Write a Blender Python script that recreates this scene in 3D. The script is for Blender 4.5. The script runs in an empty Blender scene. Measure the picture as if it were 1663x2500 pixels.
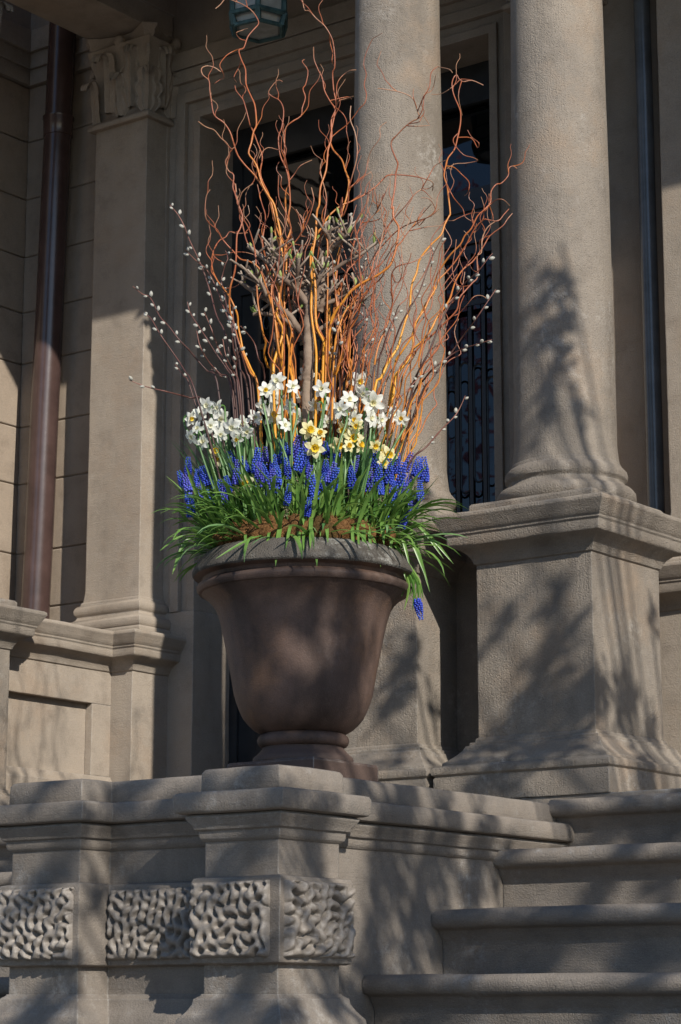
import bpy, bmesh, math, random
from mathutils import Vector, Matrix, noise
import numpy as np
rnd = random.Random(7)
R = math.radians
scene = bpy.context.scene
COL = scene.collection

# ------------------------------------------------------------------ camera
EYE = Vector((0, 0, 1.6)); TILT = R(11.9); HEAD = R(36.59); FPX = 5665.0
cam_d = bpy.data.cameras.new('camera'); cam = bpy.data.objects.new('camera', cam_d); COL.objects.link(cam)
cam.location = EYE; cam.rotation_euler = (R(90) + TILT, 0, HEAD)
cam_d.sensor_fit = 'VERTICAL'; cam_d.sensor_height = 36.0; cam_d.sensor_width = 24.0
cam_d.lens = FPX / 2500 * 36.0; cam_d.clip_end = 500
scene.camera = cam
# ------------------------------------------------------------------ light
SUN = Vector((1.76, -1.0, 1.13)).normalized()
w = bpy.data.worlds.new('World'); scene.world = w; w.use_nodes = True
nt = w.node_tree; bg = nt.nodes['Background']; sky = nt.nodes.new('ShaderNodeTexSky'); sky.sky_type = 'NISHITA'
sky.sun_disc = False; sky.sun_elevation = math.asin(SUN.z); sky.sun_rotation = math.atan2(SUN.x, SUN.y)
nt.links.new(sky.outputs[0], bg.inputs[0]); bg.inputs[1].default_value = 0.12; sky.ozone_density = 5.0; sky.dust_density = 0.3
sd = bpy.data.lights.new('sun', 'SUN'); sd.energy = 5.0; sd.angle = R(0.53); sd.color = (1, 0.945, 0.845)
so = bpy.data.objects.new('sun', sd); COL.objects.link(so); so.location = SUN * 30
so.rotation_euler = (-SUN).to_track_quat('-Z', 'Y').to_euler()
vs = scene.view_settings; vs.view_transform = 'Standard'; vs.look = 'None'; vs.exposure = 0.22; vs.gamma = 1
vs.use_curve_mapping = False

# ------------------------------------------------------------------ measuring: a photo point at a known depth -> place
_f = Vector((-math.sin(HEAD) * math.cos(TILT), math.cos(HEAD) * math.cos(TILT), math.sin(TILT)))
EX = Vector((math.cos(HEAD), math.sin(HEAD), 0)); _u = EX.cross(_f); EF = Vector((-math.sin(HEAD), math.cos(HEAD), 0))
URN = Vector((-3.829, 4.988, 0))
def at(x, y, d=0.0):
    r = _f + EX * ((x - 831.5) / FPX) - _u * ((y - 1250) / FPX)
    t = (URN + EF * d - EYE).dot(EF) / r.dot(EF)
    return EYE + r * t

# ------------------------------------------------------------------ materials
def mat(name):
    m = bpy.data.materials.new(name); m.use_nodes = True
    nt = m.node_tree; return m, nt, nt.nodes['Principled BSDF']
def N(nt, t, **k):
    n = nt.nodes.new(t)
    for a, b in k.items(): setattr(n, a, b)
    return n
def ramp(nt, fac, stops):
    r = N(nt, 'ShaderNodeValToRGB'); e = r.color_ramp.elements
    while len(e) < len(stops): e.new(0.5)
    for el, (p, c) in zip(e, stops): el.position = p; el.color = (*c, 1) if len(c) == 3 else c
    nt.links.new(fac, r.inputs[0]); return r.outputs[0]
def noise_n(nt, vec, scale, detail=4, rough=.55, stretch=None):
    if stretch:
        mp = N(nt, 'ShaderNodeMapping'); mp.inputs['Scale'].default_value = stretch; nt.links.new(vec, mp.inputs[0]); vec = mp.outputs[0]
    n = N(nt, 'ShaderNodeTexNoise'); n.inputs['Scale'].default_value = scale; n.inputs['Detail'].default_value = detail
    n.inputs['Roughness'].default_value = rough; nt.links.new(vec, n.inputs['Vector']); return n.outputs['Fac']
def mixc(nt, fac, a, b, mode='MIX'):
    m = N(nt, 'ShaderNodeMix', data_type='RGBA', blend_type=mode)
    for i, v in ((0, fac), (6, a), (7, b)):
        if hasattr(v, 'links') or hasattr(v, 'is_output'): nt.links.new(v, m.inputs[i])
        else: m.inputs[i].default_value = v if i == 0 else (*v, 1)
    return m.outputs[2]
def math_n(nt, op, a, b=None):
    m = N(nt, 'ShaderNodeMath', operation=op)
    for i, v in ((0, a), (1, b)):
        if v is None: continue
        if hasattr(v, 'is_output'): nt.links.new(v, m.inputs[i])
        else: m.inputs[i].default_value = v
    return m.outputs[0]
def stone(name, c1, c2, spot=(.5, .47, .43), bump=.5, pit=.5, streak=.5, rough=.88, bevel=.007, worn=.12, comb=0, cdir=(1, 1, .06), patch=None, sc=(.7, 1.12)):
    m, nt, b = mat(name); L = nt.links.new
    pos = N(nt, 'ShaderNodeNewGeometry').outputs['Position']
    big = noise_n(nt, pos, 1.9, 5, .6)
    col = mixc(nt, ramp(nt, big, [(.34, (0, 0, 0)), (.66, (1, 1, 1))]), c1, c2)
    mid = noise_n(nt, pos, 11, 5, .65)
    col = mixc(nt, .55, col, ramp(nt, mid, [(.25, (.62, .6, .58)), (.5, (1, 1, 1)), (.8, (1.12, 1.1, 1.06))]), 'MULTIPLY')
    st = noise_n(nt, pos, 7, 4, .6, (1, 1, .12))
    col = mixc(nt, streak, col, ramp(nt, st, [(.3, (sc[0], sc[0] * .98, sc[0] * .96)), (.52, (1, 1, 1)), (.72, (sc[1], sc[1] * .98, sc[1] * .96))]), 'MULTIPLY')
    if patch: col = mixc(nt, ramp(nt, noise_n(nt, pos, 4.2, 6, .68), [(.50, (0, 0, 0)), (.70, (.75, .75, .75))]), col, patch)
    wn = noise_n(nt, pos, 3.3, 7, .72)
    wn2 = noise_n(nt, pos, 42, 4, .7)
    wm = math_n(nt, 'MULTIPLY', ramp(nt, wn, [(.53, (0, 0, 0)), (.68, (1, 1, 1))]), ramp(nt, wn2, [(.45, (0, 0, 0)), (.7, (1, 1, 1))]))
    col = mixc(nt, math_n(nt, 'MULTIPLY', wm, worn * 4), col, spot)
    gr = noise_n(nt, pos, 260, 3, .6)
    col = mixc(nt, .5, col, ramp(nt, gr, [(.3, (.72, .72, .72)), (.7, (1.22, 1.22, 1.22))]), 'MULTIPLY')
    bv = N(nt, 'ShaderNodeBevel', samples=4); bv.inputs[0].default_value = bevel
    dt = N(nt, 'ShaderNodeVectorMath', operation='DOT_PRODUCT'); L(bv.outputs[0], dt.inputs[0]); L(N(nt, 'ShaderNodeNewGeometry').outputs['Normal'], dt.inputs[1])
    ew = math_n(nt, 'MULTIPLY', ramp(nt, dt.outputs['Value'], [(.80, (1, 1, 1)), (.97, (0, 0, 0))]), ramp(nt, noise_n(nt, pos, 30, 4, .7), [(.38, (0, 0, 0)), (.62, (1, 1, 1))]))
    col = mixc(nt, math_n(nt, 'MULTIPLY', ew, .55), col, spot)
    L(col, b.inputs['Base Color']); b.inputs['Roughness'].default_value = rough
    b.inputs['Specular IOR Level'].default_value = .25
    f1 = noise_n(nt, pos, 230, 5, .65)
    vor = N(nt, 'ShaderNodeTexVoronoi'); vor.inputs['Scale'].default_value = 150; L(pos, vor.inputs['Vector'])
    h = math_n(nt, 'ADD', math_n(nt, 'MULTIPLY', f1, 1.0), math_n(nt, 'MULTIPLY', ramp(nt, vor.outputs['Distance'], [(0, (0, 0, 0)), (.4, (1, 1, 1))]), pit * .55))
    h = math_n(nt, 'ADD', h, math_n(nt, 'MULTIPLY', noise_n(nt, pos, 22, 4, .6), .9))
    if comb: h = math_n(nt, 'ADD', h, math_n(nt, 'MULTIPLY', noise_n(nt, pos, 160, 3, .6, cdir), comb))
    bp = N(nt, 'ShaderNodeBump'); bp.inputs['Strength'].default_value = bump; bp.inputs['Distance'].default_value = .006
    L(h, bp.inputs['Height']); L(bv.outputs[0], bp.inputs['Normal']); L(bp.outputs[0], b.inputs['Normal'])
    return m
M = {}
M['facade'] = stone('facade_stucco', (.265, .222, .180), (.31, .262, .214), bump=.4, pit=.3, streak=.45, worn=.04, patch=(.285, .22, .165), comb=.4, cdir=(.07, .07, 1))
M['ashlar'] = stone('ashlar_stone', (.25, .198, .152), (.30, .243, .190), bump=.4, pit=.3, streak=.5, worn=.03)
M['column'] = stone('column_stucco', (.202, .175, .148), (.256, .219, .180), bump=.75, pit=.9, streak=.6, worn=.16, comb=.5, patch=(.275, .208, .152), sc=(.62, 1.2))
M['stoop'] = stone('stoop_brownstone', (.186, .160, .136), (.232, .199, .168), spot=(.45, .44, .42), bump=.6, pit=.35, streak=.6, worn=.14, patch=(.15, .135, .12), comb=.45, cdir=(.10, .10, 1))
M['carved'] = stone('carved_brownstone', (.186, .162, .140), (.226, .196, .168), bump=.3, pit=.2, rough=.46, bevel=.004, streak=.2, worn=.05)
M['carved'].node_tree.nodes['Principled BSDF'].inputs['Specular IOR Level'].default_value = .5
M['step'] = stone('step_brownstone', (.180, .156, .134), (.230, .198, .168), spot=(.42, .45, .48), bump=.6, pit=.35, streak=.2, worn=.14, patch=(.14, .128, .118), comb=.45, cdir=(.10, .10, 1))
M['urn'] = stone('urn_terracotta', (.050, .034, .029), (.125, .082, .066), spot=(.21, .17, .15), bump=.35, pit=.3, streak=1.0, rough=.62, worn=.1, patch=(.165, .092, .055), sc=(.45, 1.55))
M['urn_foot'] = stone('urn_foot_terracotta', (.062, .043, .036), (.10, .068, .057), spot=(.62, .62, .6), bump=.3, pit=.25, streak=.5, rough=.65, worn=.16)
M['lichen'] = stone('urn_rim_weathered', (.055, .046, .038), (.15, .135, .118), spot=(.36, .35, .32), bump=.9, pit=.9, streak=.4, rough=.9, worn=.25, patch=(.045, .040, .034))
M['ceiling'] = stone('porch_ceiling_paint', (.15, .115, .095), (.18, .14, .112), bump=.1, pit=.1, streak=.1, worn=0)
def simple(name, c, rough=.5, metal=0, spec=.5, var=.0, vscale=20, bump=0, bscale=60):
    m, nt, b = mat(name)
    pos = N(nt, 'ShaderNodeNewGeometry').outputs['Position']
    if var:
        n = noise_n(nt, pos, vscale, 5, .6)
        col = mixc(nt, 1.0, c, ramp(nt, n, [(.3, (1 - var,) * 3), (.7, (1 + var,) * 3)]), 'MULTIPLY'); nt.links.new(col, b.inputs['Base Color'])
    else: b.inputs['Base Color'].default_value = (*c, 1)
    if bump:
        bp = N(nt, 'ShaderNodeBump'); bp.inputs['Strength'].default_value = bump; bp.inputs['Distance'].default_value = .004
        nt.links.new(noise_n(nt, pos, bscale, 4, .6), bp.inputs['Height']); nt.links.new(bp.outputs[0], b.inputs['Normal'])
    b.inputs['Roughness'].default_value = rough; b.inputs['Metallic'].default_value = metal; b.inputs['Specular IOR Level'].default_value = spec
    return m
M['pipe'] = simple('brown_pipe_paint', (.060, .036, .032), .25, 0, .6, .25, 9, .12, 30)
M['pipe_grey'] = simple('grey_pipe_paint', (.10, .105, .11), .26, 0, .6, .25, 9, .1, 30)
M['black'] = simple('black_door_paint', (.024, .025, .027), .32, 0, .5, .3, 12)
M['iron'] = simple('wrought_iron', (.018, .019, .021), .38, 0, .5, .3, 30)
M['verdigris'] = simple('verdigris_copper', (.055, .105, .105), .6, .2, .4, .45, 35, .2, 80)
M['frost'] = simple('lantern_glass', (.34, .34, .31), .25, 0, .5, .2, 25)
M['moss'] = simple('moss_mound', (.10, .062, .022), .95, 0, .1, .6, 22, 1.0, 160)
def glassm():
    m, nt, b = mat('dark_door_glass'); pos = N(nt, 'ShaderNodeNewGeometry').outputs['Position']
    b.inputs['Base Color'].default_value = (.004, .005, .006, 1); b.inputs['Roughness'].default_value = .02; b.inputs['Specular IOR Level'].default_value = .6
    b.inputs['IOR'].default_value = 1.5
    bp = N(nt, 'ShaderNodeBump'); bp.inputs['Strength'].default_value = .05; bp.inputs['Distance'].default_value = .02
    nt.links.new(noise_n(nt, pos, 5, 2), bp.inputs['Height']); nt.links.new(bp.outputs[0], b.inputs['Normal']); return m
M['glass'] = glassm()
def leafy(name, c1, c2, trans=.35, rough=.45, scale=40, along=None, spec=.4):
    m, nt, b = mat(name); L = nt.links.new
    pos = N(nt, 'ShaderNodeNewGeometry').outputs['Position']; oi = N(nt, 'ShaderNodeObjectInfo')
    n = math_n(nt, 'ADD', math_n(nt, 'MULTIPLY', noise_n(nt, pos, scale, 3), .55), math_n(nt, 'MULTIPLY', oi.outputs['Random'], .45))
    col = mixc(nt, ramp(nt, n, [(.3, (0, 0, 0)), (.7, (1, 1, 1))]), c1, c2)
    L(col, b.inputs['Base Color']); b.inputs['Roughness'].default_value = rough; b.inputs['Specular IOR Level'].default_value = spec
    tr = N(nt, 'ShaderNodeBsdfTranslucent'); L(col, tr.inputs[0])
    mx = N(nt, 'ShaderNodeMixShader'); mx.inputs[0].default_value = trans
    L(b.outputs[0], mx.inputs[1]); L(tr.outputs[0], mx.inputs[2]); L(mx.outputs[0], nt.nodes['Material Output'].inputs[0]); return m
M['leaf'] = leafy('bulb_leaf', (.085, .200, .038), (.245, .395, .095), .34, .33)
M['leaf_blue'] = leafy('daffodil_leaf', (.072, .185, .062), (.190, .330, .130), .3, .36)
M['stem'] = leafy('flower_stem', (.06, .15, .035), (.11, .22, .06), .15, .45)
M['petal_w'] = leafy('white_petal', (.74, .75, .66), (.84, .84, .79), .4, .5, 60)
M['petal_y'] = leafy('cream_petal', (.74, .68, .34), (.82, .78, .50), .4, .5, 60)
M['cup_w'] = leafy('cream_corona', (.76, .70, .40), (.83, .80, .58), .35, .5, 80)
M['cup_y'] = leafy('yellow_corona', (.82, .50, .02), (.85, .62, .05), .35, .5, 80)
M['muscari'] = leafy('muscari_floret', (.016, .030, .30), (.050, .095, .56), .15, .4, 170)
M['muscari_p'] = leafy('violet_muscari_floret', (.032, .032, .29), (.095, .105, .52), .15, .4, 170)
M['dry'] = leafy('withered_floret', (.20, .17, .10), (.36, .33, .20), .2, .7, 90)
M['bud'] = leafy('leaf_bud', (.20, .27, .06), (.36, .42, .14), .3, .5, 60)
M['treeleaf'] = leafy('street_tree_leaf', (.05, .09, .03), (.09, .14, .05), .3, .5, 5)
M['blossom'] = leafy('magnolia_petal', (.45, .16, .22), (.6, .33, .36), .3, .5, 5)
def tipmix(m, tip):
    nt = m.node_tree; b = nt.nodes['Principled BSDF']; src = b.inputs['Base Color'].links[0].from_socket
    a_ = N(nt, 'ShaderNodeAttribute', attribute_name='along'); c = mixc(nt, ramp(nt, a_.outputs['Fac'], [(.45, (0, 0, 0)), (1, (.8, .8, .8))]), src, tip)
    for n in nt.nodes:
        if n.type in ('BSDF_PRINCIPLED', 'BSDF_TRANSLUCENT'): nt.links.new(c, n.inputs[0])
tipmix(M['muscari'], (.055, .12, .52)); tipmix(M['muscari_p'], (.11, .10, .44))
def barkm(name, cols, rough=.5, bump=.2, bs=150, spec=.4):
    m, nt, b = mat(name); L = nt.links.new
    at_ = N(nt, 'ShaderNodeAttribute', attribute_name='along'); pos = N(nt, 'ShaderNodeNewGeometry').outputs['Position']
    oi = N(nt, 'ShaderNodeObjectInfo')
    f = math_n(nt, 'ADD', at_.outputs['Fac'], math_n(nt, 'MULTIPLY', math_n(nt, 'SUBTRACT', noise_n(nt, pos, 24, 3), .5), .35))
    f = math_n(nt, 'ADD', f, math_n(nt, 'MULTIPLY', math_n(nt, 'SUBTRACT', oi.outputs['Random'], .5), .3))
    L(ramp(nt, f, cols), b.inputs['Base Color']); b.inputs['Roughness'].default_value = rough; b.inputs['Specular IOR Level'].default_value = spec
    bp = N(nt, 'ShaderNodeBump'); bp.inputs['Strength'].default_value = bump; bp.inputs['Distance'].default_value = .002
    L(noise_n(nt, pos, bs, 4), bp.inputs['Height']); L(bp.outputs[0], b.inputs['Normal']); return m
M['willow'] = barkm('curly_willow_bark', [(0, (.62, .29, .020)), (.35, (.50, .185, .024)), (.62, (.32, .088, .030)), (.85, (.24, .075, .040)), (1, (.32, .17, .10))], .38, .35, 220)
M['pussy'] = barkm('pussy_willow_bark', [(0, (.045, .025, .022)), (.5, (.075, .032, .026)), (.85, (.14, .055, .042)), (1, (.22, .10, .075))], .5, .15)
M['shrubbark'] = barkm('shrub_bark', [(0, (.23, .17, .125)), (.12, (.085, .052, .036)), (.25, (.21, .155, .115)), (.4, (.17, .12, .088)), (.6, (.13, .09, .068)), (1, (.33, .265, .21))], .85, 1.0, 110, .2)
M['treebark'] = barkm('street_tree_bark', [(0, (.09, .07, .055)), (1, (.10, .075, .06))], .9, .9, 30, .2)
M['catkin'] = simple('catkin_fur', (.38, .37, .325), .95, 0, .1, .25, 120, .8, 400)
M['husk'] = simple('catkin_husk', (.09, .045, .03), .6)
M['sidewalk'] = stone('sidewalk_concrete', (.19, .19, .19), (.23, .23, .23), bump=.3, worn=.02)
M['asphalt'] = simple('asphalt', (.05, .05, .052), .9, 0, .3, .2, 30, .4, 200)
M['soil'] = simple('dark_soil', (.03, .02, .014), .95, 0, .1, .4, 60, .8, 120)

# ------------------------------------------------------------------ mesh helpers
class MB:
    def __init__(s): s.v = []; s.f = []; s.a = []
    def add(s, vs, fs, al=None):
        o = len(s.v); s.v += [tuple(v) for v in vs]; s.f += [tuple(i + o for i in f) for f in fs]
        s.a += list(al) if al is not None else [0.0] * len(vs); return s
    def box(s, x0, x1, y0, y1, z0, z1):
        v = [(x, y, z) for z in (z0, z1) for y in (y0, y1) for x in (x0, x1)]
        return s.add(v, [(0, 2, 3, 1), (4, 5, 7, 6), (0, 1, 5, 4), (1, 3, 7, 5), (3, 2, 6, 7), (2, 0, 4, 6)])
    def plan(s, poly, prof, top=True, bottom=True):
        """sweep a (offset, z) profile round a counter-clockwise plan polygon with mitred corners"""
        n = len(poly); dirs = []
        for i in range(n):
            a, b = Vector(poly[i]), Vector(poly[(i + 1) % n]); d = (b - a).normalized(); dirs.append(Vector((d.y, -d.x)))
        V = []
        for off, z in prof:
            for i in range(n):
                n1, n2 = dirs[i - 1], dirs[i]; m = (n1 + n2) / (1 + n1.dot(n2)); p = Vector(poly[i]) + m * off; V.append((p.x, p.y, z))
        F = []
        for k in range(len(prof) - 1):
            for i in range(n):
                j = (i + 1) % n; F.append((k * n + i, k * n + j, (k + 1) * n + j, (k + 1) * n + i))
        if bottom: F.append(tuple(range(n - 1, -1, -1)))
        if top: F.append(tuple(range((len(prof) - 1) * n, len(prof) * n)))
        return s.add(V, F)
    def rect(s, x0, x1, y0, y1, prof, **k): return s.plan([(x0, y0), (x1, y0), (x1, y1), (x0, y1)], prof, **k)
    def lathe(s, cx, cy, prof, n=64, close=True):
        V = []; F = []
        for r, z in prof:
            for i in range(n): a = 2 * math.pi * i / n; V.append((cx + r * math.cos(a), cy + r * math.sin(a), z))
        for k in range(len(prof) - 1):
            for i in range(n): j = (i + 1) % n; F.append((k * n + i, k * n + j, (k + 1) * n + j, (k + 1) * n + i))
        if close: F.append(tuple(range(n - 1, -1, -1))); F.append(tuple(range((len(prof) - 1) * n, len(prof) * n)))
        return s.add(V, F)
    def tube(s, pts, rad, n=6, a0=0., a1=1., rough=0):
        pts = [Vector(p) for p in pts]; m = len(pts)
        if not hasattr(rad, '__len__'): rad = [rad] * m
        V = []; A = []; t0 = (pts[1] - pts[0]).normalized(); ref = t0.orthogonal().normalized()
        for i, p in enumerate(pts):
            t = (pts[min(i + 1, m - 1)] - pts[max(i - 1, 0)]).normalized()
            ref = (ref - t * ref.dot(t)).normalized(); b = t.cross(ref)
            for k in range(n):
                a = 2 * math.pi * k / n; dv_ = ref * math.cos(a) + b * math.sin(a); V.append(p + dv_ * (rad[i] + (rough * (noise.noise((p + dv_ * rad[i]) * 90) + .6 * noise.noise((p + dv_ * rad[i]) * 230)) if rough else 0))); A.append(a0 + (a1 - a0) * i / (m - 1))
        F = [(i * n + k, i * n + (k + 1) % n, (i + 1) * n + (k + 1) % n, (i + 1) * n + k) for i in range(m - 1) for k in range(n)]
        F += [tuple(range(n - 1, -1, -1)), tuple(range((m - 1) * n, m * n))]
        return s.add(V, F, A)
    def mesh(s, name, material, smooth=35, wob=0., maxlen=.07, off=(0, 0, 0)):
        me = bpy.data.meshes.new(name); me.from_pydata([(v[0] - off[0], v[1] - off[1], v[2] - off[2]) for v in s.v], [], s.f)
        if any(s.a):
            at_ = me.attributes.new('along', 'FLOAT', 'POINT'); at_.data.foreach_set('value', s.a)
        if wob:
            bm = bmesh.new(); bm.from_mesh(me)
            for _ in range(6):
                E = [e for e in bm.edges if e.calc_length() > maxlen]
                if not E: break
                bmesh.ops.subdivide_edges(bm, edges=E, cuts=1, use_grid_fill=True)
            for v in bm.verts:
                p = v.co + Vector(off); q = noise.noise_vector(p * 5.0) * .7 + noise.noise_vector(p * 17) * .4
                v.co += q * wob
            bm.to_mesh(me); bm.free()
        me.materials.append(M[material] if isinstance(material, str) else material)
        if smooth:
            me.polygons.foreach_set('use_smooth', [True] * len(me.polygons)); me.set_sharp_from_angle(angle=R(smooth))
        me.update(); return me
    def obj(s, name, material, parent=None, **k):
        off = tuple(parent.get('_o', (0, 0, 0))) if parent is not None else (0, 0, 0)
        return link(name, s.mesh(name, material, off=off, **k), parent)
def link(name, me, parent=None):
    o = bpy.data.objects.new(name, me); COL.objects.link(o)
    if parent is not None: o.parent = parent
    return o
ORG = {}
def tag(o, label=None, cat=None, group=None, kind=None):
    for k, v in (('label', label), ('category', cat), ('group', group), ('kind', kind)):
        if v: o[k] = v
    return o
def thing(name, loc, label, cat, group=None):
    o = bpy.data.objects.new(name, None); COL.objects.link(o); o.location = loc; o.empty_display_size = .05
    o['_o'] = tuple(loc); THINGS.append(o); return tag(o, label, cat, group)
THINGS = []
def smoothpts(p, k=4):
    p = [Vector(q) for q in p]; o = []
    for i in range(len(p) - 1):
        a, b, c, d = p[max(i - 1, 0)], p[i], p[i + 1], p[min(i + 2, len(p) - 1)]
        for j in range(k):
            t = j / k; o.append(.5 * ((2 * b) + (c - a) * t + (2 * a - 5 * b + 4 * c - d) * t * t + (3 * b - a - 3 * c + d) * t ** 3))
    o.append(p[-1]); return o
SW = dict(wob=.002, maxlen=.07)

# ------------------------------------------------------------------ ground and porch floor
g = MB().box(-60, 60, -5, 60, -.3, 0).obj('sidewalk', 'sidewalk'); tag(g, kind='structure')
g = MB().box(-60, 60, -60, -5.002, -.5, -.14).obj('road', 'asphalt'); tag(g, kind='structure')
FLOOR = 2.163
g = MB().box(-6.75, -1.2, 5.74, 7.24, 1.2, FLOOR + .0135).obj('porch_floor', 'step', **SW); tag(g, kind='structure')

# ------------------------------------------------------------------ stairs
NOSE = [(5.684, 2.163), (5.392, 2.006), (5.095, 1.836), (4.785, 1.665)]
while NOSE[-1][1] > .12: NOSE.append((NOSE[-1][0] - .3, NOSE[-1][1] - .167))
def stairs(x0, x1, label):
    t = thing('stone_staircase', ((x0 + x1) / 2, 3.6, 0), label, 'staircase')
    for i, (y, z) in enumerate(NOSE):
        if i: yb = NOSE[i - 1][0] + .05
        else: yb = y + .32
        zb = NOSE[i + 1][1] - .03 if i + 1 < len(NOSE) else 0
        r = .026; P = [(yb, z)]
        for k in range(9):
            a = R(90 + 180 * k / 8); P.append((y + r + r * 1.0 * math.cos(a), z - r + r * math.sin(a)))
        P += [(y + .030, z - .054), (y + .036, z - .066), (y + .047, z - .078), (y + .052, z - .09), (y + .052, zb), (yb, zb)]
        n = len(P); V = [(x, p[0], p[1]) for x in (x0, x1) for p in P]
        F = [(k, k + n, (k + 1) % n + n, (k + 1) % n) for k in range(n)] + [tuple(range(n)), tuple(range(2 * n - 1, n - 1, -1))]
        MB().add(V, F).obj('step', 'step', t, wob=.003, maxlen=.09, smooth=40)
    return t
stairs(-3.485, -1.55, 'brown stone steps climbing to the right of the urn')
stairs(-6.05, -4.222, 'stone steps just showing past the left pier of the stoop wall')

# ------------------------------------------------------------------ stoop wall with its piers and carved panels
t = thing('stoop_wall', (-3.85, 4.9, 0), 'stepped brownstone stoop wall with worm-carved panels carrying the urn', 'wall')
PL = [(-4.284, 4.35), (-4.047, 4.35), (-4.047, 4.462), (-3.636, 4.462), (-3.636, 4.35), (-3.412, 4.35), (-3.412, 4.590), (-3.487, 4.590), (-3.487, 5.735), (-4.22, 5.735), (-4.22, 4.6), (-4.284, 4.6)]
MB().plan(PL, [(0, .0), (0, 2.0)]).obj('wall_body', 'stoop', t, **SW)
PB = PL[:7] + [(-3.52, 4.590), (-3.52, 4.72), (-4.19, 4.72), (-4.19, 4.6), (-4.284, 4.6)]
MB().plan(PB, [(.05, 0), (.05, 1.535), (.046, 1.556), (.030, 1.575), (.020, 1.592), (.018, 1.604), (.006, 1.612), (.004, 1.616)]).obj('base_moulding', 'stoop', t, **SW)
MB().plan(PB, [(.012, 1.684), (.022, 1.688), (.024, 1.694), (.024, 1.880), (.020, 1.888), (.003, 1.892)]).obj('panel_band', 'stoop', t, wob=.0025, maxlen=.06)
MB().plan(PL, [(.002, 1.975), (.010, 1.982), (.012, 1.990), (.012, 2.000), (.020, 2.004), (.024, 2.016), (.034, 2.028), (.036, 2.034), (.030, 2.040)]).obj('bed_moulding', 'stoop', t, wob=.0025)
MB().plan(PL, [(.044, 2.041), (.052, 2.044), (.056, 2.050), (.057, 2.082), (.053, 2.090), (.046, 2.093)]).obj('cornice_slab', 'stoop', t, wob=.003)
MB().plan(PL, [(.006, 2.0935), (.008, 2.098), (.007, 2.142), (.002, 2.150), (-.006, 2.153)]).obj('top_course', 'stoop', t, wob=.003)
def carved(parent, origin, ux, w, z0, z1, nrm, seed):
    """vermiculated panel: a relief of worm-like ridges on a grid"""
    r = np.random.RandomState(seed); nx, nz = int(w / .0026), int((z1 - z0) / .0026)
    X, Z = np.meshgrid(np.linspace(0, w, nx), np.linspace(0, z1 - z0, nz)); f = np.zeros_like(X)
    wx = X + .004 * np.sin(Z * 90 + seed) ; wz = Z + .004 * np.sin(X * 80 + 2 * seed)
    for i in range(26):
        a = r.uniform(0, math.pi); k = 2 * math.pi / r.uniform(.023, .036); f += np.cos(k * (np.cos(a) * wx + np.sin(a) * wz) + r.uniform(0, 6.28))
    f /= 26 ** .5 * .72
    s = np.clip((f + 1.15) / .62, 0, 1); s = s * s * (3 - 2 * s)
    s = s * (.80 + .2 * np.clip(f, -1, 1.2))
    e = np.minimum(np.minimum(X, w - X), np.minimum(Z, z1 - z0 - Z)); m = np.clip(e / .009, 0, 1); m = np.sqrt(1 - (1 - m) ** 2)
    h = -.004 + (.004 + .0225 * np.clip(s, -.1, 1.1)) * m
    V = [(origin[0] + ux[0] * x + nrm[0] * d, origin[1] + ux[1] * x + nrm[1] * d, z0 + z) for x, z, d in zip(X.ravel(), Z.ravel(), h.ravel())]
    F = [(j * nx + i, j * nx + i + 1, (j + 1) * nx + i + 1, (j + 1) * nx + i) for j in range(nz - 1) for i in range(nx - 1)]
    MB().add(V, F).obj('carved_panel', 'carved', parent, smooth=180)
carved(t, (-3.652, 4.326), (1, 0), .236, 1.700, 1.880, (0, -1), 3)
carved(t, (-3.388, 4.340), (0, 1), .262, 1.700, 1.880, (1, 0), 8)
carved(t, (-4.305, 4.326), (1, 0), .262, 1.700, 1.880, (0, -1), 5)
carved(t, (-4.018, 4.438), (1, 0), .352, 1.700, 1.876, (0, -1), 11)

# ------------------------------------------------------------------ capital: bell, acanthus leaves, volutes, abacus
def leafgrid(mb, base, out, side, h, wd, curl):
    V = []; F = []; nu, nv = 12, 18
    for j in range(nv + 1):
        t_ = j / nv
        ww = wd * (.75 + .35 * math.sin(math.pi * min(1, t_ * 1.15))) * (1 if t_ < .8 else max(.25, 1 - (t_ - .8) * 3.2)) * (.84 + .34 * abs(math.sin(t_ * math.pi * 3.5)))
        if t_ < .68: o = .012 + .02 * t_; zz = h * t_ / .74
        else: a = (t_ - .68) / .32 * R(200); o = .0256 + curl * (1 - math.cos(a)) * .9; zz = h * .919 + curl * math.sin(a) * 1.0
        for i in range(nu + 1):
            s_ = (i / nu - .5) * 2; rib = .012 * (1 - abs(s_)) ** 2 + .005 * math.cos(s_ * 12) - .006 * abs(math.cos(t_ * math.pi * 3.5)) * abs(s_)
            p = Vector(base) + Vector(out) * (o + rib - .012 * s_ * s_) + Vector(side) * (ww * .5 * s_); V.append((p.x, p.y, p.z + zz))
    for j in range(nv):
        for i in range(nu): F.append((j * (nu + 1) + i, j * (nu + 1) + i + 1, (j + 1) * (nu + 1) + i + 1, (j + 1) * (nu + 1) + i))
    mb.add(V, F)
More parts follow.
